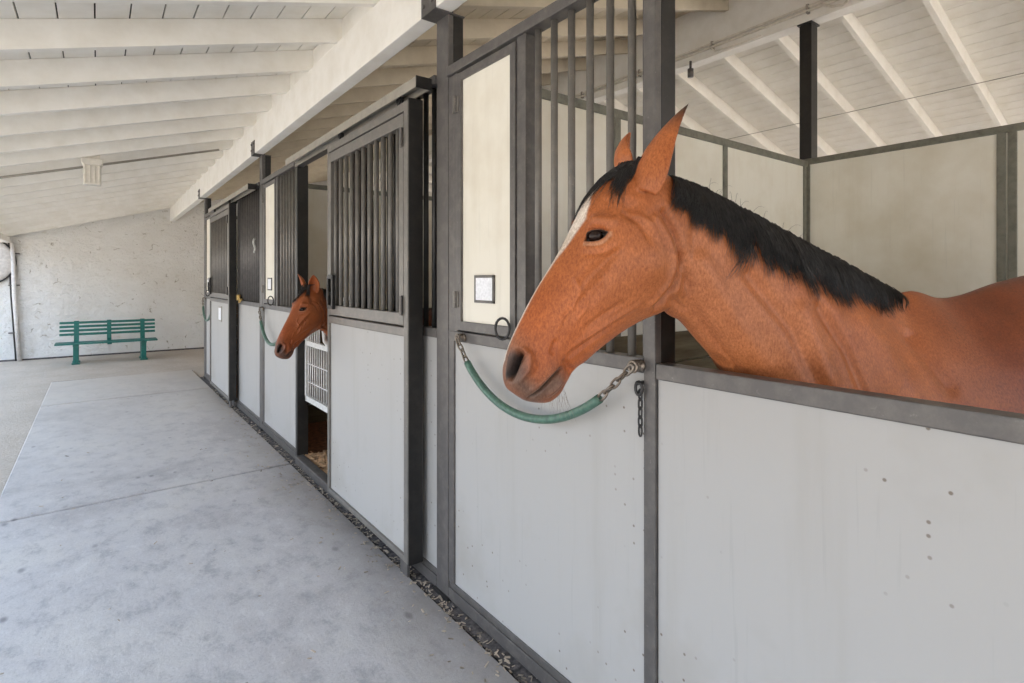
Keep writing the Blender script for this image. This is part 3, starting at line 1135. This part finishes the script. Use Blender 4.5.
def tube_shell(pts, radii, n=14, flat=1.0):
    mb = MB()
    mb.tube(pts, 0.1, n, False, radii)
    V = [tuple(v.co) for v in mb.bm.verts]
    mb.bm.verts.index_update()
    F = [tuple(v.index for v in f.verts) for f in mb.bm.faces]
    mb.bm.free()
    return V, F


def ear_shell(base, tip, open_dir, width, thick=0.012, n=16, curl=2.3, profile=None):
    """a curled leaf: crescent cross-sections along a slightly bowed axis"""
    base, tip = Vector(base), Vector(tip)
    ax = (tip - base)
    L = ax.length
    ax.normalize()
    od = Vector(open_dir)
    od = (od - ax * od.dot(ax)).normalized()
    sd = ax.cross(od)
    V, F = [], []
    m = 9
    for i in range(n + 1):
        s = i / n
        wid = width * (0.62 + 1.55 * s - 1.55 * s * s) * (1 - s ** 3.2) ** 0.75 + 0.003
        if profile:
            wid = width * float(np.interp(s, *profile)) + 0.002
        c = base + ax * (L * s) - od * (0.010 * math.sin(math.pi * s)) + od * 0.0
        half = curl * (0.62 - 0.18 * s)
        r = wid / math.sin(min(half, math.pi / 2)) if half < math.pi / 2 else wid
        th = max(0.006, thick * (1 - 0.45 * s))
        ring = []
        for j in range(m):
            q = -half + 2 * half * j / (m - 1)
            ring.append(c + sd * (r * math.sin(q)) - od * (r * math.cos(q) - r * 0.5))
        for j in range(m - 1, -1, -1):
            q = -half + 2 * half * j / (m - 1)
            rr = max(r - th, r * 0.25)
            ring.append(c + sd * (rr * math.sin(q) * 0.97) - od * (rr * math.cos(q) - r * 0.5))
        V += [tuple(p) for p in ring]
    k2 = 2 * m
    for i in range(n):
        for j in range(k2):
            F.append((i * k2 + j, i * k2 + (j + 1) % k2, (i + 1) * k2 + (j + 1) % k2, (i + 1) * k2 + j))
    F.append(tuple(range(k2))[::-1])
    F.append(tuple(n * k2 + j for j in range(k2)))
    return V, F


def seg_dist(P, poly):
    """distance of Nx2 points from a polyline, and the position along it 0..1"""
    best = np.full(len(P), 9.0)
    tt = np.zeros(len(P))
    n = len(poly) - 1
    for i in range(n):
        a, b = np.array(poly[i]), np.array(poly[i + 1])
        ab = b - a
        t = np.clip(((P - a) @ ab) / max(ab @ ab, 1e-9), 0, 1)
        d = np.linalg.norm(P - a - t[:, None] * ab, axis=1)
        w = d < best
        best[w] = d[w]
        tt[w] = (i + t[w]) / n
    return best, tt


EYE = (600.0, 236.0)
EYE_W = 0.088


def stand():
    """where the horse stands in its stall, and its heading"""
    c, s = math.cos(HEAD_A), math.sin(HEAD_A)
    R = H_R0 + K_W * c
    W = H_W0 + K_W * s
    cr, sr = math.cos(YAW), math.sin(YAW)
    F = (-c * cr - s * sr, c * sr - s * cr)
    return (CAM_X + W * sr + R * cr, W * cr - R * sr, 0), math.atan2(F[1], F[0])


def horse_geometry(ears='back'):
    parts = []
    # head, poll to lips
    def ring(d, v, w, dx=0, vx=0):
        return (sk(d[0] + dx, d[1]), sk(v[0] + vx, v[1]), w)
    head = [
        ring((668, 176), (690, 262), (.030, .045, .050, .055, .050, .030)),
        ring((650, 168), (686, 282), (.042, .062, .070, .075, .068, .042)),
        ring((628, 168), (680, 300), (.050, .078, .085, .088, .080, .048)),
        ring((605, 180), (664, 312), (.050, .082, .095, .096, .086, .050), 0, -3),
        ring((585, 200), (644, 321), (.050, .084, .101, .098, .082, .046), 1, -4),
        ring((575, 219), (625, 332), (.047, .078, .098, .092, .072, .040), 1, -4),
        ring((564, 239), (608, 344), (.040, .064, .086, .080, .060, .034), 2, -3),
        ring((553, 259), (596, 354), (.035, .054, .073, .067, .051, .030), 2, -3),
        ring((541, 280), (586, 362), (.032, .047, .061, .055, .044, .029), 1, -2),
        ring((530, 301), (577, 367), (.032, .045, .054, .050, .042, .029), 0, -1),
        ring((520, 321), (570, 374), (.034, .047, .053, .051, .046, .032), 0, -3),
        ring((512, 341), (566, 385), (.034, .050, .056, .055, .050, .036), -1, -3),
        ring((506, 358), (559, 395), (.032, .049, .056, .054, .047, .034), -1, -2),
        ring((503, 374), (547, 402), (.026, .042, .049, .046, .038, .026), 0, 0),
        ring((505, 387), (532, 402), (.017, .028, .033, .031, .025, .016), 1, 0),
        ring((511, 394), (523, 400), (.008, .012, .014, .013, .010, .006), 3, 0),
    ]
    parts.append(loft(head))
    # lower lip and chin
    c = [sk(577, 352), sk(563, 365), sk(555, 376), sk(548, 387), sk(541, 395)]
    parts.append(tube_shell([(p[0], 0, p[1]) for p in c], [.024, .030, .033, .030, .017], 14))
    # neck
    neck = [
        ring((652, 176), (660, 296), (.030, .050, .062, .064, .056, .034)),
        ring((672, 178), (668, 314), (.030, .050, .066, .072, .064, .040)),
        ring((692, 184), (682, 322), (.028, .050, .072, .080, .074, .046)),
        ring((715, 193), (699, 341), (.026, .052, .080, .090, .084, .052)),
        ring((742, 206), (719, 364), (.026, .056, .088, .102, .098, .060)),
        ring((775, 224), (738, 390), (.028, .062, .100, .120, .118, .072)),
        ring((812, 244), (756, 425), (.032, .072, .118, .145, .142, .090)),
        ring((852, 266), (775, 470), (.038, .084, .140, .175, .170, .105)),
        ring((890, 288), (800, 500), (.042, .090, .150, .182, .178, .110)),
        ring((930, 310), (840, 500), (.030, .065, .110, .140, .140, .090)),
    ]
    parts.append(loft(neck))
    # trunk
    T = [  # forward, top, bottom, widths
        (0.34, 1.22, 1.00, (.03, .05, .07, .08, .06, .03)),
        (0.30, 1.30, 0.90, (.05, .10, .14, .16, .13, .07)),
        (0.22, 1.38, 0.80, (.06, .12, .18, .205, .18, .10)),
        (0.08, 1.44, 0.73, (.05, .12, .195, .23, .21, .12)),
        (-0.05, 1.470, 0.69, (.05, .125, .21, .245, .225, .13)),
        (-0.17, 1.445, 0.67, (.06, .15, .235, .265, .24, .14)),
        (-0.30, 1.455, 0.67, (.07, .18, .265, .29, .26, .15)),
        (-0.48, 1.495, 0.70, (.08, .19, .275, .30, .26, .15)),
        (-0.68, 1.525, 0.76, (.09, .19, .265, .28, .23, .12)),
        (-0.88, 1.530, 0.84, (.08, .18, .255, .26, .19, .09)),
        (-1.08, 1.480, 0.90, (.06, .16, .235, .235, .16, .07)),
        (-1.24, 1.390, 0.98, (.04, .11, .18, .18, .11, .05)),
        (-1.34, 1.28, 1.10, (.02, .05, .07, .07, .05, .02)),
    ]
    parts.append(loft([((f, a), (f, b), w) for f, a, b, w in T]))
    # legs
    for s in (-1, 1):
        parts.append(tube_shell([(0.10, .13 * s, 1.05), (0.12, .14 * s, .86), (0.13, .135 * s, .66), (0.15, .13 * s, .47), (0.145, .13 * s, .41),
                                 (0.135, .13 * s, .30), (0.135, .13 * s, .17), (0.15, .13 * s, .115), (0.19, .13 * s, .055), (0.205, .13 * s, .0)],
                                [.12, .105, .068, .050, .046, .033, .033, .040, .052, .066], 14))
        parts.append(tube_shell([(-1.00, .08 * s, 1.22), (-0.96, .125 * s, .95), (-1.03, .15 * s, .74), (-1.18, .14 * s, .57), (-1.22, .135 * s, .50),
                                 (-1.20, .135 * s, .36), (-1.175, .135 * s, .19), (-1.16, .135 * s, .12), (-1.12, .135 * s, .055), (-1.10, .135 * s, .0)],
                                [.12, .145, .105, .062, .052, .038, .036, .042, .053, .067], 14))
    # ears
    if ears == 'back':
        prof = ([0, .12, .25, .45, .65, .85, 1.0], [.80, .98, 1.0, .84, .58, .27, .0])
        e0, e1 = sk(642, 193, .055), sk(689, 103, .085)
        parts.append(ear_shell((e0[0], .050, e0[1]), (e1[0], .085, e1[1]), (-0.95, 0.10, 0.0), 0.066, profile=prof))
        e0, e1 = sk(628, 174, -.05), sk(631, 131, -.095)
        parts.append(ear_shell((e0[0], -.050, e0[1]), (e1[0], -.095, e1[1]), (-0.75, 0.60, 0.0), 0.064, profile=prof))
    else:
        e0 = sk(640, 184, .05)
        parts.append(ear_shell((e0[0], .055, e0[1]), (e0[0] + .055, .105, e0[1] + .155), (0.8, 0.5, -0.2), 0.050))
        parts.append(ear_shell((e0[0], -.055, e0[1]), (e0[0] + .055, -.095, e0[1] + .165), (0.8, -0.5, -0.2), 0.050))

    V, F = [], []
    for v, f in parts:
        b = len(V)
        V += v
        F += [tuple(q + b for q in t) for t in f]
    me = bpy.data.meshes.new('raw')
    me.from_pydata(V, [], F)
    bm = bmesh.new()
    bm.from_mesh(me)
    bmesh.ops.recalc_face_normals(bm, faces=list(bm.faces))
    bm.to_mesh(me)
    bm.free()
    ob = bpy.data.objects.new('raw', me)
    COL.objects.link(ob)
    md = ob.modifiers.new('r', 'REMESH')
    md.mode = 'VOXEL'
    md.voxel_size = 0.0036
    sm = ob.modifiers.new('s', 'SMOOTH')
    sm.factor = 0.5
    sm.iterations = 7
    dg = bpy.context.evaluated_depsgraph_get()
    ev = ob.evaluated_get(dg)
    out = bpy.data.meshes.new_from_object(ev)
    bpy.data.objects.remove(ob)
    bpy.data.meshes.remove(me)
    # melt the shoulders into the neck, and rest the neck against the door rail
    n = len(out.vertices)
    co = np.empty(n * 3)
    out.vertices.foreach_get('co', co)
    co = co.reshape(-1, 3)
    ed = np.empty(len(out.edges) * 2, int)
    out.edges.foreach_get('vertices', ed)
    ed = ed.reshape(-1, 2)
    deg = np.bincount(ed.ravel(), minlength=n).astype(float)
    nb = sk(705, 240)[0]
    for it in range(70):
        acc = np.zeros((n, 3))
        for k in range(3):
            acc[:, k] = np.bincount(ed[:, 0], co[ed[:, 1], k], n) + np.bincount(ed[:, 1], co[ed[:, 0], k], n)
        w = np.clip((nb - co[:, 0]) / 0.10, 0, 1) * np.clip((co[:, 2] - 0.9) / 0.1, 0, 1) * 0.6
        co += (acc / deg[:, None] - co) * w[:, None]
    org, ang = stand()
    ca, sa = math.cos(ang), math.sin(ang)
    isneck = co[:, 0] < sk(700, 330)[0]
    for it in range(12):
        wx = org[0] + co[:, 0] * ca - co[:, 1] * sa
        u = np.clip((co[:, 2] - 1.265) / 0.20, 0, 2)
        lim = np.where(isneck & (co[:, 2] < 1.5), 0.066 - 0.42 * u ** 1.4, -9)
        co[:, 0] += np.maximum(lim - wx, 0) / ca
        if it < 11:
            for _ in range(3):
                acc = np.zeros((n, 3))
                for k in range(3):
                    acc[:, k] = np.bincount(ed[:, 0], co[ed[:, 1], k], n) + np.bincount(ed[:, 1], co[ed[:, 0], k], n)
                w = np.clip((sk(712, 340)[0] - co[:, 0]) / 0.05, 0, 1) * (co[:, 0] > -0.1) * (co[:, 2] < 1.40) * (co[:, 2] > 0.9) * 0.6
                co += (acc / deg[:, None] - co) * w[:, None]
    out.vertices.foreach_set('co', co.ravel())
    out.update()
    return out


def line(pts, w):
    return [sk(x, y, w) for x, y in pts]


def refine(me):
    """a finer mesh where the face needs it: eyes, nostrils, lips"""
    ec = sk(*EYE, EYE_W)
    nc = sk(518, 366, .05)
    mc = sk(546, 384, .045)
    bm = bmesh.new()
    bm.from_mesh(me)

    def inside(p):
        if abs(p.y) > 0.05 and math.hypot(p.x - ec[0], p.z - ec[1]) < 0.055:
            return True
        if math.hypot(p.x - nc[0], p.z - nc[1]) < 0.045 or math.hypot(p.x - mc[0], p.z - mc[1]) < 0.045:
            return True
        return False
    for _ in range(1):
        fs = [f for f in bm.faces if inside(f.calc_center_median())]
        es = list({e for f in fs for e in f.edges})
        bmesh.ops.subdivide_edges(bm, edges=es, cuts=2, use_grid_fill=True, smooth=0.0)
    bm.to_mesh(me)
    bm.free()
    me.update()


def eye_frame():
    ec = np.array(sk(*EYE, EYE_W))
    a = np.array(sk(614, 230, EYE_W)) - np.array(sk(586, 242, EYE_W))
    a /= np.linalg.norm(a)
    return ec, a, np.array([a[1], -a[0]]) if a[0] > 0 else np.array([-a[1], a[0]])


def sculpt(me, blaze=True):
    refine(me)
    n = len(me.vertices)
    co = np.empty(n * 3)
    me.vertices.foreach_get('co', co)
    co = co.reshape(-1, 3)
    nr = np.empty(n * 3)
    me.vertex_normals.foreach_get('vector', nr)
    nr = nr.reshape(-1, 3)
    disp = np.zeros(n)
    P = co[:, [0, 2]]
    side = np.abs(co[:, 1])
    # distance of head points only
    mouthline = line([(561, 368), (549, 379), (540, 390), (531, 399)], .045)

    def bump(pts, w, amp, sig, minw=0.02, taper=False):
        nonlocal disp
        pl = line(pts, w)
        if len(pl) == 1:
            pl = pl * 2
        d, t = seg_dist(P, pl)
        g = np.exp(-0.5 * (d / sig) ** 2) * np.clip((side - minw) / 0.012, 0, 1)
        if taper:
            g *= np.sin(np.clip(t, 0.02, 0.98) * math.pi) ** 0.6
        disp += amp * g

    # eye: an almond opening between two lids
    ec, a, b = eye_frame()
    if b[1] < 0:
        b = -b
    q = P - ec
    ex, ey = q @ a, q @ b
    onhead = (side > 0.05) & (np.hypot(q[:, 0], q[:, 1]) < 0.12)
    EA = 0.0240
    sx = np.clip(1 - (ex / EA) ** 2, 0, 1)
    up, lo = 0.0125 * sx ** 0.75, -0.0085 * sx ** 0.9
    dvert = np.where(ey > (up + lo) / 2, ey - up, lo - ey)          # >0 outside the opening
    dout = np.where(np.abs(ex) > EA, np.hypot(np.abs(ex) - EA, ey), dvert)
    opening = np.clip(0.5 - dout / 0.0024, 0, 1)
    disp -= onhead * 0.013 * opening
    upper = ey > 0.15 * up
    disp += onhead * np.where(upper, 0.0050, 0.0032) * np.exp(-0.5 * ((dout - 0.0030) / 0.0030) ** 2)
    disp -= onhead * np.where(upper, 0.0045, 0.0020) * np.exp(-0.5 * ((dout - 0.0115) / 0.0028) ** 2) * (np.abs(ex) < EA * 1.2)
    bump([(586, 226), (602, 217), (622, 220)], .10, 0.012, 0.010, .04, True)       # brow
    bump([(590, 254), (608, 252), (620, 245)], .098, -0.005, 0.006, .04, True)
    bump([(634, 206)], .09, -0.012, 0.016, .03)                                     # hollow above the eye
    bump([(612, 200), (622, 190)], .08, 0.006, 0.012, .03, True)
    bump([(618, 248), (606, 259), (592, 277), (577, 299)], .085, 0.010, 0.0075, .03, True)      # facial crest
    bump([(612, 268), (598, 288), (588, 305)], .085, -0.006, 0.009, .03, True)
    bump([(586, 292), (570, 318)], .07, -0.006, 0.012, .02, True)
    bump([(648, 262)], .09, 0.014, 0.040, .03)                                      # cheek
    bump([(664, 212), (677, 238), (683, 262), (678, 286), (664, 308)], .080, -0.017, 0.0065, .03)   # behind the jaw
    bump([(655, 218), (668, 240), (674, 262), (669, 284), (655, 304)], .085, 0.006, 0.007, .03)
    bump([(630, 312), (606, 331), (586, 345), (568, 360)], .06, -0.008, 0.006, .015, True)
    bump([(640, 303), (612, 321), (592, 336), (574, 350)], .06, 0.007, 0.006, .015, True)
    bump([(622, 300), (600, 316), (584, 330)], .06, -0.006, 0.006, .015, True)
    bump([(622, 210), (640, 222), (648, 242)], .09, -0.008, 0.006, .03, True)
    bump([(636, 212), (652, 224), (658, 240)], .09, 0.005, 0.006, .03, True)
    # veins on the face
    bump([(584, 262), (579, 278), (584, 292), (578, 304), (576, 316)], .08, 0.0042, 0.0030, .03, True)
    bump([(604, 284), (592, 294), (588, 310), (580, 322)], .08, 0.0042, 0.0030, .03, True)
    bump([(596, 268), (604, 280), (600, 292)], .08, 0.0035, 0.0030, .03, True)
    bump([(578, 304), (566, 318), (560, 332)], .07, 0.0035, 0.0030, .03, True)
    # nostril
    bump([(521, 355), (517, 364), (511, 379)], .050, -0.034, 0.0062, .014)
    bump([(522, 349), (531, 355), (529, 370), (520, 384)], .054, 0.011, 0.0052, .016, True)
    bump([(537, 350), (541, 366), (534, 382)], .056, -0.007, 0.007, .02, True)
    # lips
    bump([(561, 368), (549, 379), (540, 390), (531, 399)], .045, -0.010, 0.0030, .006)
    bump([(553, 369), (541, 381), (529, 393)], .048, 0.006, 0.005, .01, True)
    bump([(564, 379), (553, 390), (545, 397)], .040, 0.006, 0.005, .006, True)
    bump([(564, 362), (572, 371)], .035, -0.011, 0.006, .0)
    bump([(556, 343), (553, 352)], .055, -0.007, 0.0045, .02)
    # neck muscles
    bump([(686, 258), (697, 300), (724, 342), (750, 378)], .09, -0.014, 0.010, .03)
    bump([(676, 300), (690, 312)], .07, -0.010, 0.008, .03)
    bump([(690, 285), (712, 326), (734, 362)], .09, 0.007, 0.008, .03, True)
    bump([(708, 262), (736, 318), (765, 368)], .10, 0.012, 0.020, .03)
    bump([(700, 215), (760, 262), (830, 310)], .09, 0.009, 0.028, .03)
    bump([(764, 275), (800, 330), (818, 385)], .14, -0.014, 0.016, .05)
    bump([(850, 310), (868, 352), (878, 400)], .20, -0.014, 0.014, .08)
    bump([(828, 315), (840, 380)], .19, 0.012, 0.026, .08)
    bump([(905, 330), (930, 390)], .22, 0.010, 0.040, .08)
    bump([(955, 315), (975, 390)], .24, -0.010, 0.022, .08)
    co2 = co + nr * disp[:, None]
    me.vertices.foreach_set('co', co2.ravel())
    me.update()

    # coat colours
    col = np.tile(np.array([0.46, 0.146, 0.045]), (n, 1))

    def paint(mask, c):
        nonlocal col
        mask = np.clip(mask, 0, 1)[:, None]
        col = col * (1 - mask) + np.array(c)[None, :] * mask

    f, z = co[:, 0], co[:, 2]
    # body a deeper red with its shading painted in, neck a paler bay
    paint(np.clip((-f + 0.12) / 0.35, 0, 1) * 0.9, (0.195, 0.045, 0.014))
    paint(np.exp(-0.5 * (seg_dist(P, line([(710, 270), (770, 340)], .1))[0] / 0.14) ** 2) * 0.5, (0.46, 0.19, 0.085))
    hx = np.array(sk(515, 385)) - np.array(sk(640, 200))
    hl = np.linalg.norm(hx)
    hx /= hl
    s = (P - np.array(sk(640, 200))) @ hx / hl            # 0 poll .. 1 lips
    head = (f > sk(690, 200)[0])
    paint(head * np.clip((s - 0.45) / 0.35, 0, 1) * 0.55, (0.45, 0.105, 0.020))
    # brown-grey muzzle
    d, t = seg_dist(P, line([(512, 350), (514, 384), (532, 400), (552, 388)], .045))
    paint(head * np.exp(-0.5 * (d / 0.032) ** 2) * 0.55, (0.20, 0.125, 0.080))
    d, t = seg_dist(P, line([(516, 362), (520, 384), (535, 398), (556, 380)], .045))
    paint(head * np.exp(-0.5 * (d / 0.017) ** 2) * 0.75, (0.13, 0.098, 0.080))
    d, t = seg_dist(P, mouthline)
    paint(head * np.exp(-0.5 * (d / 0.0030) ** 2) * 0.85, (0.05, 0.04, 0.035))
    # eye rim
    paint(onhead * np.clip((0.0045 - dout) / 0.003, 0, 1), (0.022, 0.017, 0.015))
    paint(onhead * np.exp(-0.5 * ((dout - 0.009) / 0.003) ** 2) * 0.5 * (ey < 0), (0.58, 0.38, 0.24))
    # blaze: down the middle of the face
    fore = np.array([sk(588, 196), sk(576, 218), sk(560, 246), sk(545, 272), sk(530, 300), sk(517, 325), sk(507, 352), sk(505, 380)])
    d, t = seg_dist(P, [tuple(p) for p in fore])
    wid = np.interp(t, [0.0, 0.05, 0.14, 0.28, 0.36, 0.5, 0.8, 0.9, 1.0], [0.012, .026, .034, .016, .004, -.001, .001, .004, -.03])
    ragged = 0.003 * np.sin(f * 90 + z * 70)
    dorsal = nr[:, 0] * hx[0] + nr[:, 2] * hx[1]
    front = (d < 0.05)
    paint(blaze * head * front * np.clip((wid - co[:, 1] + ragged) / 0.006 + 0.5, 0, 1) * np.clip((co[:, 1] + np.interp(t, [0.0, 0.35, 0.55, 1.0], [0.045, 0.035, 0.020, 0.018])) / 0.006 + 0.5, 0, 1), (0.80, 0.75, 0.68))
    d, t = seg_dist(P, line([(518, 358), (512, 377)], .05))
    paint(head * np.exp(-0.5 * (d / 0.0085) ** 2) * (side > .012), (0.030, 0.026, 0.026))
    # dark ear rims and tips
    et = np.array(sk(689, 103, .085))
    dt = np.hypot(P[:, 0] - et[0], P[:, 1] - et[1])
    paint((co[:, 1] > 0.03) * np.clip((0.11 - dt) / 0.09, 0, 1), (0.05, 0.03, 0.022))
    # dark lower legs, hooves
    paint(np.clip((0.62 - z) / 0.2, 0, 1), (0.03, 0.022, 0.018))
    ca = me.color_attributes.new('coat', 'FLOAT_COLOR', 'POINT')
    rgba = np.ones((n, 4))
    rgba[:, :3] = col
    ca.data.foreach_set('color', rgba.ravel())
    me.polygons.foreach_set('use_smooth', np.ones(len(me.polygons), bool))
    me.update()


def hair_mesh(name, strands, widths, mat, parent):
    """strands: list of Nx3 arrays; three sided tapering fibres"""
    V, F = [], []
    for pts, w in zip(strands, widths):
        m = len(pts)
        b = len(V)
        for i in range(m):
            t = pts[min(i + 1, m - 1)] - pts[max(i - 1, 0)]
            t = t / (np.linalg.norm(t) + 1e-9)
            a = np.cross(t, (0.31, 0.2, 0.93))
            a /= np.linalg.norm(a) + 1e-9
            c = np.cross(t, a)
            r = w * (1 - (i / (m - 1)) ** 2 * 0.85) * 0.5
            for q in (0, 2.094, 4.189):
                V.append(pts[i] + (a * math.cos(q) + c * math.sin(q)) * r)
        for i in range(m - 1):
            for k in range(3):
                F.append((b + i * 3 + k, b + i * 3 + (k + 1) % 3, b + (i + 1) * 3 + (k + 1) % 3, b + (i + 1) * 3 + k))
    me = bpy.data.meshes.new(name)
    me.from_pydata([tuple(v) for v in V], [], F)
    me.polygons.foreach_set('use_smooth', [True] * len(me.polygons))
    me.materials.append(M[mat])
    o = bpy.data.objects.new(name, me)
    COL.objects.link(o)
    o.parent = parent
    return o


def horse_hair(me, body, whiskers=True):
    bvh = BVHTree.FromPolygons([v.co for v in me.vertices], [p.vertices[:] for p in me.polygons])

    def near(f, z):
        h = bvh.ray_cast(Vector((f, 1.0, z)), Vector((0, -1, 0)))
        return h[0].y if h[0] is not None else 0.0

    def top(f, y):
        h = bvh.ray_cast(Vector((f, y, 2.3)), Vector((0, 0, -1)))
        return h[0].z if h[0] is not None else 1.4

    crest = [sk(*p) for p in ((668, 176), (692, 184), (715, 193), (742, 206), (775, 224), (812, 244), (852, 266), (895, 287))]
    lower = [sk(*p, .09) for p in ((676, 205), (700, 228), (728, 252), (765, 277), (803, 295), (842, 306), (882, 316), (912, 312))]
    crest, lower = np.array(crest), np.array(lower)
    S, Wd = [], []
    q = np.linspace(0, 1, len(crest))
    clumps = RNG.uniform(0, 1, 110)
    clen = RNG.uniform(0.72, 1.08, 110)
    cdir = RNG.normal(0, 0.010, 110)
    for i in range(5200):
        c = RNG.integers(0, 110)
        s = np.clip(clumps[c] + RNG.normal(0, 0.009), 0, 1)
        if s > 0.80 and RNG.uniform() < (s - 0.80) * 4.2:
            continue
        r = np.array([np.interp(s, q, crest[:, 0]), np.interp(s, q, crest[:, 1])])
        e = np.array([np.interp(s, q, lower[:, 0]), np.interp(s, q, lower[:, 1])])
        L = clen[c] * RNG.uniform(0.62, 1.08)
        y0 = RNG.normal(0.004, 0.010)
        zt = top(r[0], y0)
        lift = RNG.uniform(0.004, 0.010)
        pts = []
        m = 8
        prev = y0
        off = RNG.uniform(0.003, 0.020)
        bend = RNG.normal(0, 0.008)
        tip = RNG.normal(0, 0.006)
        for k in range(m):
            t = k / (m - 1) * L
            f = r[0] + (e[0] - r[0]) * t + (cdir[c] + tip) * t * t * 2 + bend * math.sin(t * 3.1)
            z = zt + (e[1] - zt) * (t ** 1.15)
            if k == 0:
                pts.append((f, y0, zt - 0.004))
                continue
            z += lift * math.exp(-((t - 0.10) / 0.14) ** 2)
            y = max(near(f, min(z, top(f, 0.0) - 0.004)), 0.0)
            y = max(y, prev * 0.9) if k < 3 else y
            y += off * math.sin(min(t * 1.35, 1.0) * math.pi * 0.8) + 0.003
            prev = y
            pts.append((f, y, z))
        S.append(np.array(pts))
        Wd.append(RNG.uniform(0.0016, 0.0032))
    # a few fly-away hairs above the crest
    for i in range(14):
        s = RNG.uniform(0.15, 0.7)
        r = np.array([np.interp(s, q, crest[:, 0]), np.interp(s, q, crest[:, 1])])
        zt = top(r[0], 0.0)
        h = RNG.uniform(0.015, 0.04)
        d = RNG.normal(-0.02, 0.025)
        S.append(np.array([(r[0] + d * t, 0.01 * t, zt - 0.005 + h * math.sin(t * 2.2)) for t in np.linspace(0, 1, 6)]))
        Wd.append(0.0008)
    hair_mesh('mane', S, Wd, 'hair_black', body)

    # forelock between the ears
    S, Wd = [], []
    for i in range(900):
        a = RNG.uniform(0, 1)
        r = sk(646 - 14 * RNG.uniform(0, 1), 166)
        y0 = RNG.normal(0.0, 0.018)
        lock = RNG.uniform()
        if lock < 0.68:
            e = sk(585 + RNG.normal(0, 4), 184 + RNG.normal(0, 5))
            ye = RNG.normal(-0.02, 0.022)
        else:
            e = sk(613 + RNG.normal(0, 4), 188 + RNG.normal(0, 4), .05)
            ye = 0.058 + RNG.normal(0, 0.008)
        L = RNG.uniform(0.65, 1.05)
        pts = []
        off = RNG.uniform(0.002, 0.014)
        for t in np.linspace(0, 1, 8):
            u = t * L
            f = r[0] + (e[0] - r[0]) * u
            y = y0 + (ye - y0) * u ** 1.2
            z0 = top(f, y)
            z = min(z0, 1.80) + off * math.sin(min(1, u + .15) * math.pi * 0.75) + 0.003
            pts.append((f, y, z - (0.006 if t == 0 else 0)))
        S.append(np.array(pts))
        Wd.append(RNG.uniform(0.002, 0.0038))
    hair_mesh('forelock', S, Wd, 'hair_black', body)

    # whiskers under the chin
    S, Wd = [], []
    for i in range(26):
        p = sk(540 + RNG.uniform(0, 24), 392 + RNG.uniform(-8, 6))
        y = RNG.uniform(-0.025, 0.03)
        L = RNG.uniform(0.03, 0.075)
        dx = RNG.normal(-0.2, 0.25)
        S.append(np.array([(p[0] + dx * L * t, y * (1 + 0.5 * t), p[1] - L * t) for t in np.linspace(0, 1, 4)]))
        Wd.append(0.0009)
    if whiskers:
        hair_mesh('whiskers', S, Wd, 'hair_grey', body)

    # tail
    S, Wd = [], []
    for i in range(260):
        y0, f0 = RNG.normal(0, 0.018), -1.33 + RNG.normal(0, 0.01)
        L = RNG.uniform(0.6, 0.85)
        yy, ff = RNG.normal(0, 0.05), RNG.normal(-0.06, 0.03)
        S.append(np.array([(f0 - 0.05 * math.sin(min(t * 3, 1.57)) + ff * t, y0 + yy * t, 1.27 - L * t) for t in np.linspace(0, 1, 7)]))
        Wd.append(RNG.uniform(0.004, 0.007))
    hair_mesh('tail', S, Wd, 'hair_black', body)

    # eyes, set along the local surface of the face
    ec = sk(*EYE, EYE_W)
    for s in (1, -1):
        ring = []
        for q in range(8):
            df, dz = 0.050 * math.cos(q * math.pi / 4), 0.042 * math.sin(q * math.pi / 4)
            h = bvh.ray_cast(Vector((ec[0] + df, 1.0 * s, ec[1] + dz)), Vector((0, -s, 0)))
            ring.append(h[0] if h[0] is not None else Vector((ec[0] + df, 0.09 * s, ec[1] + dz)))
        mid = sum(ring, Vector()) / 8
        nrm = Vector()
        for q in range(8):
            nrm += (ring[q] - mid).cross(ring[(q + 1) % 8] - mid)
        nrm.normalize()
        if nrm.y * s < 0:
            nrm = -nrm
        # lids: how far out they stand along the face normal
        _, ax, bx = eye_frame()
        if bx[1] < 0:
            bx = -bx
        outs = []
        for d in (0.0155, -0.0125):
            p = Vector((ec[0] + bx[0] * d, 1.0 * s, ec[1] + bx[1] * d))
            h = bvh.ray_cast(p, Vector((0, -s, 0)))
            outs.append(h[0] if h[0] is not None else mid)
        lid = (outs[0] + outs[1]) / 2
        c = lid - nrm * 0.0162 + Vector((-0.004, 0, 0))
        bm = bmesh.new()
        bmesh.ops.create_uvsphere(bm, u_segments=24, v_segments=16, radius=0.0185)
        bmesh.ops.translate(bm, verts=list(bm.verts), vec=c)
        em = bpy.data.meshes.new('eye')
        bm.to_mesh(em)
        bm.free()
        em.materials.append(M['eye_dark'])
        em.polygons.foreach_set('use_smooth', [True] * len(em.polygons))
        o = bpy.data.objects.new('eye', em)
        COL.objects.link(o)
        o.parent = body


def place_horse(label, mat, ears, blaze, whiskers=True):
    me = horse_geometry(ears)
    sculpt(me, blaze)
    me.name = 'horse'
    me.materials.clear()
    me.materials.append(M[mat])
    body = bpy.data.objects.new('horse', me)
    COL.objects.link(body)
    tag(body, label, 'horse')
    horse_hair(me, body, whiskers)
    body.location, ang = stand()
    body.rotation_euler = (0, 0, ang)
    return body


bay = place_horse('large bay horse with white blaze leaning its head out over the half door', 'coat_bay', 'back', 1.0)
pony = place_horse('smaller brown pony looking out of the middle stall doorway', 'coat_brown', 'forward', 0.0, False)
pony.location = (0.60, 4.26, 0)
pony.rotation_euler = (0, 0, math.pi + 0.42)
pony.scale = (0.81, 0.81, 0.81)

for ob in bpy.data.objects:
    if 'base' in ob.keys():
        del ob['base']
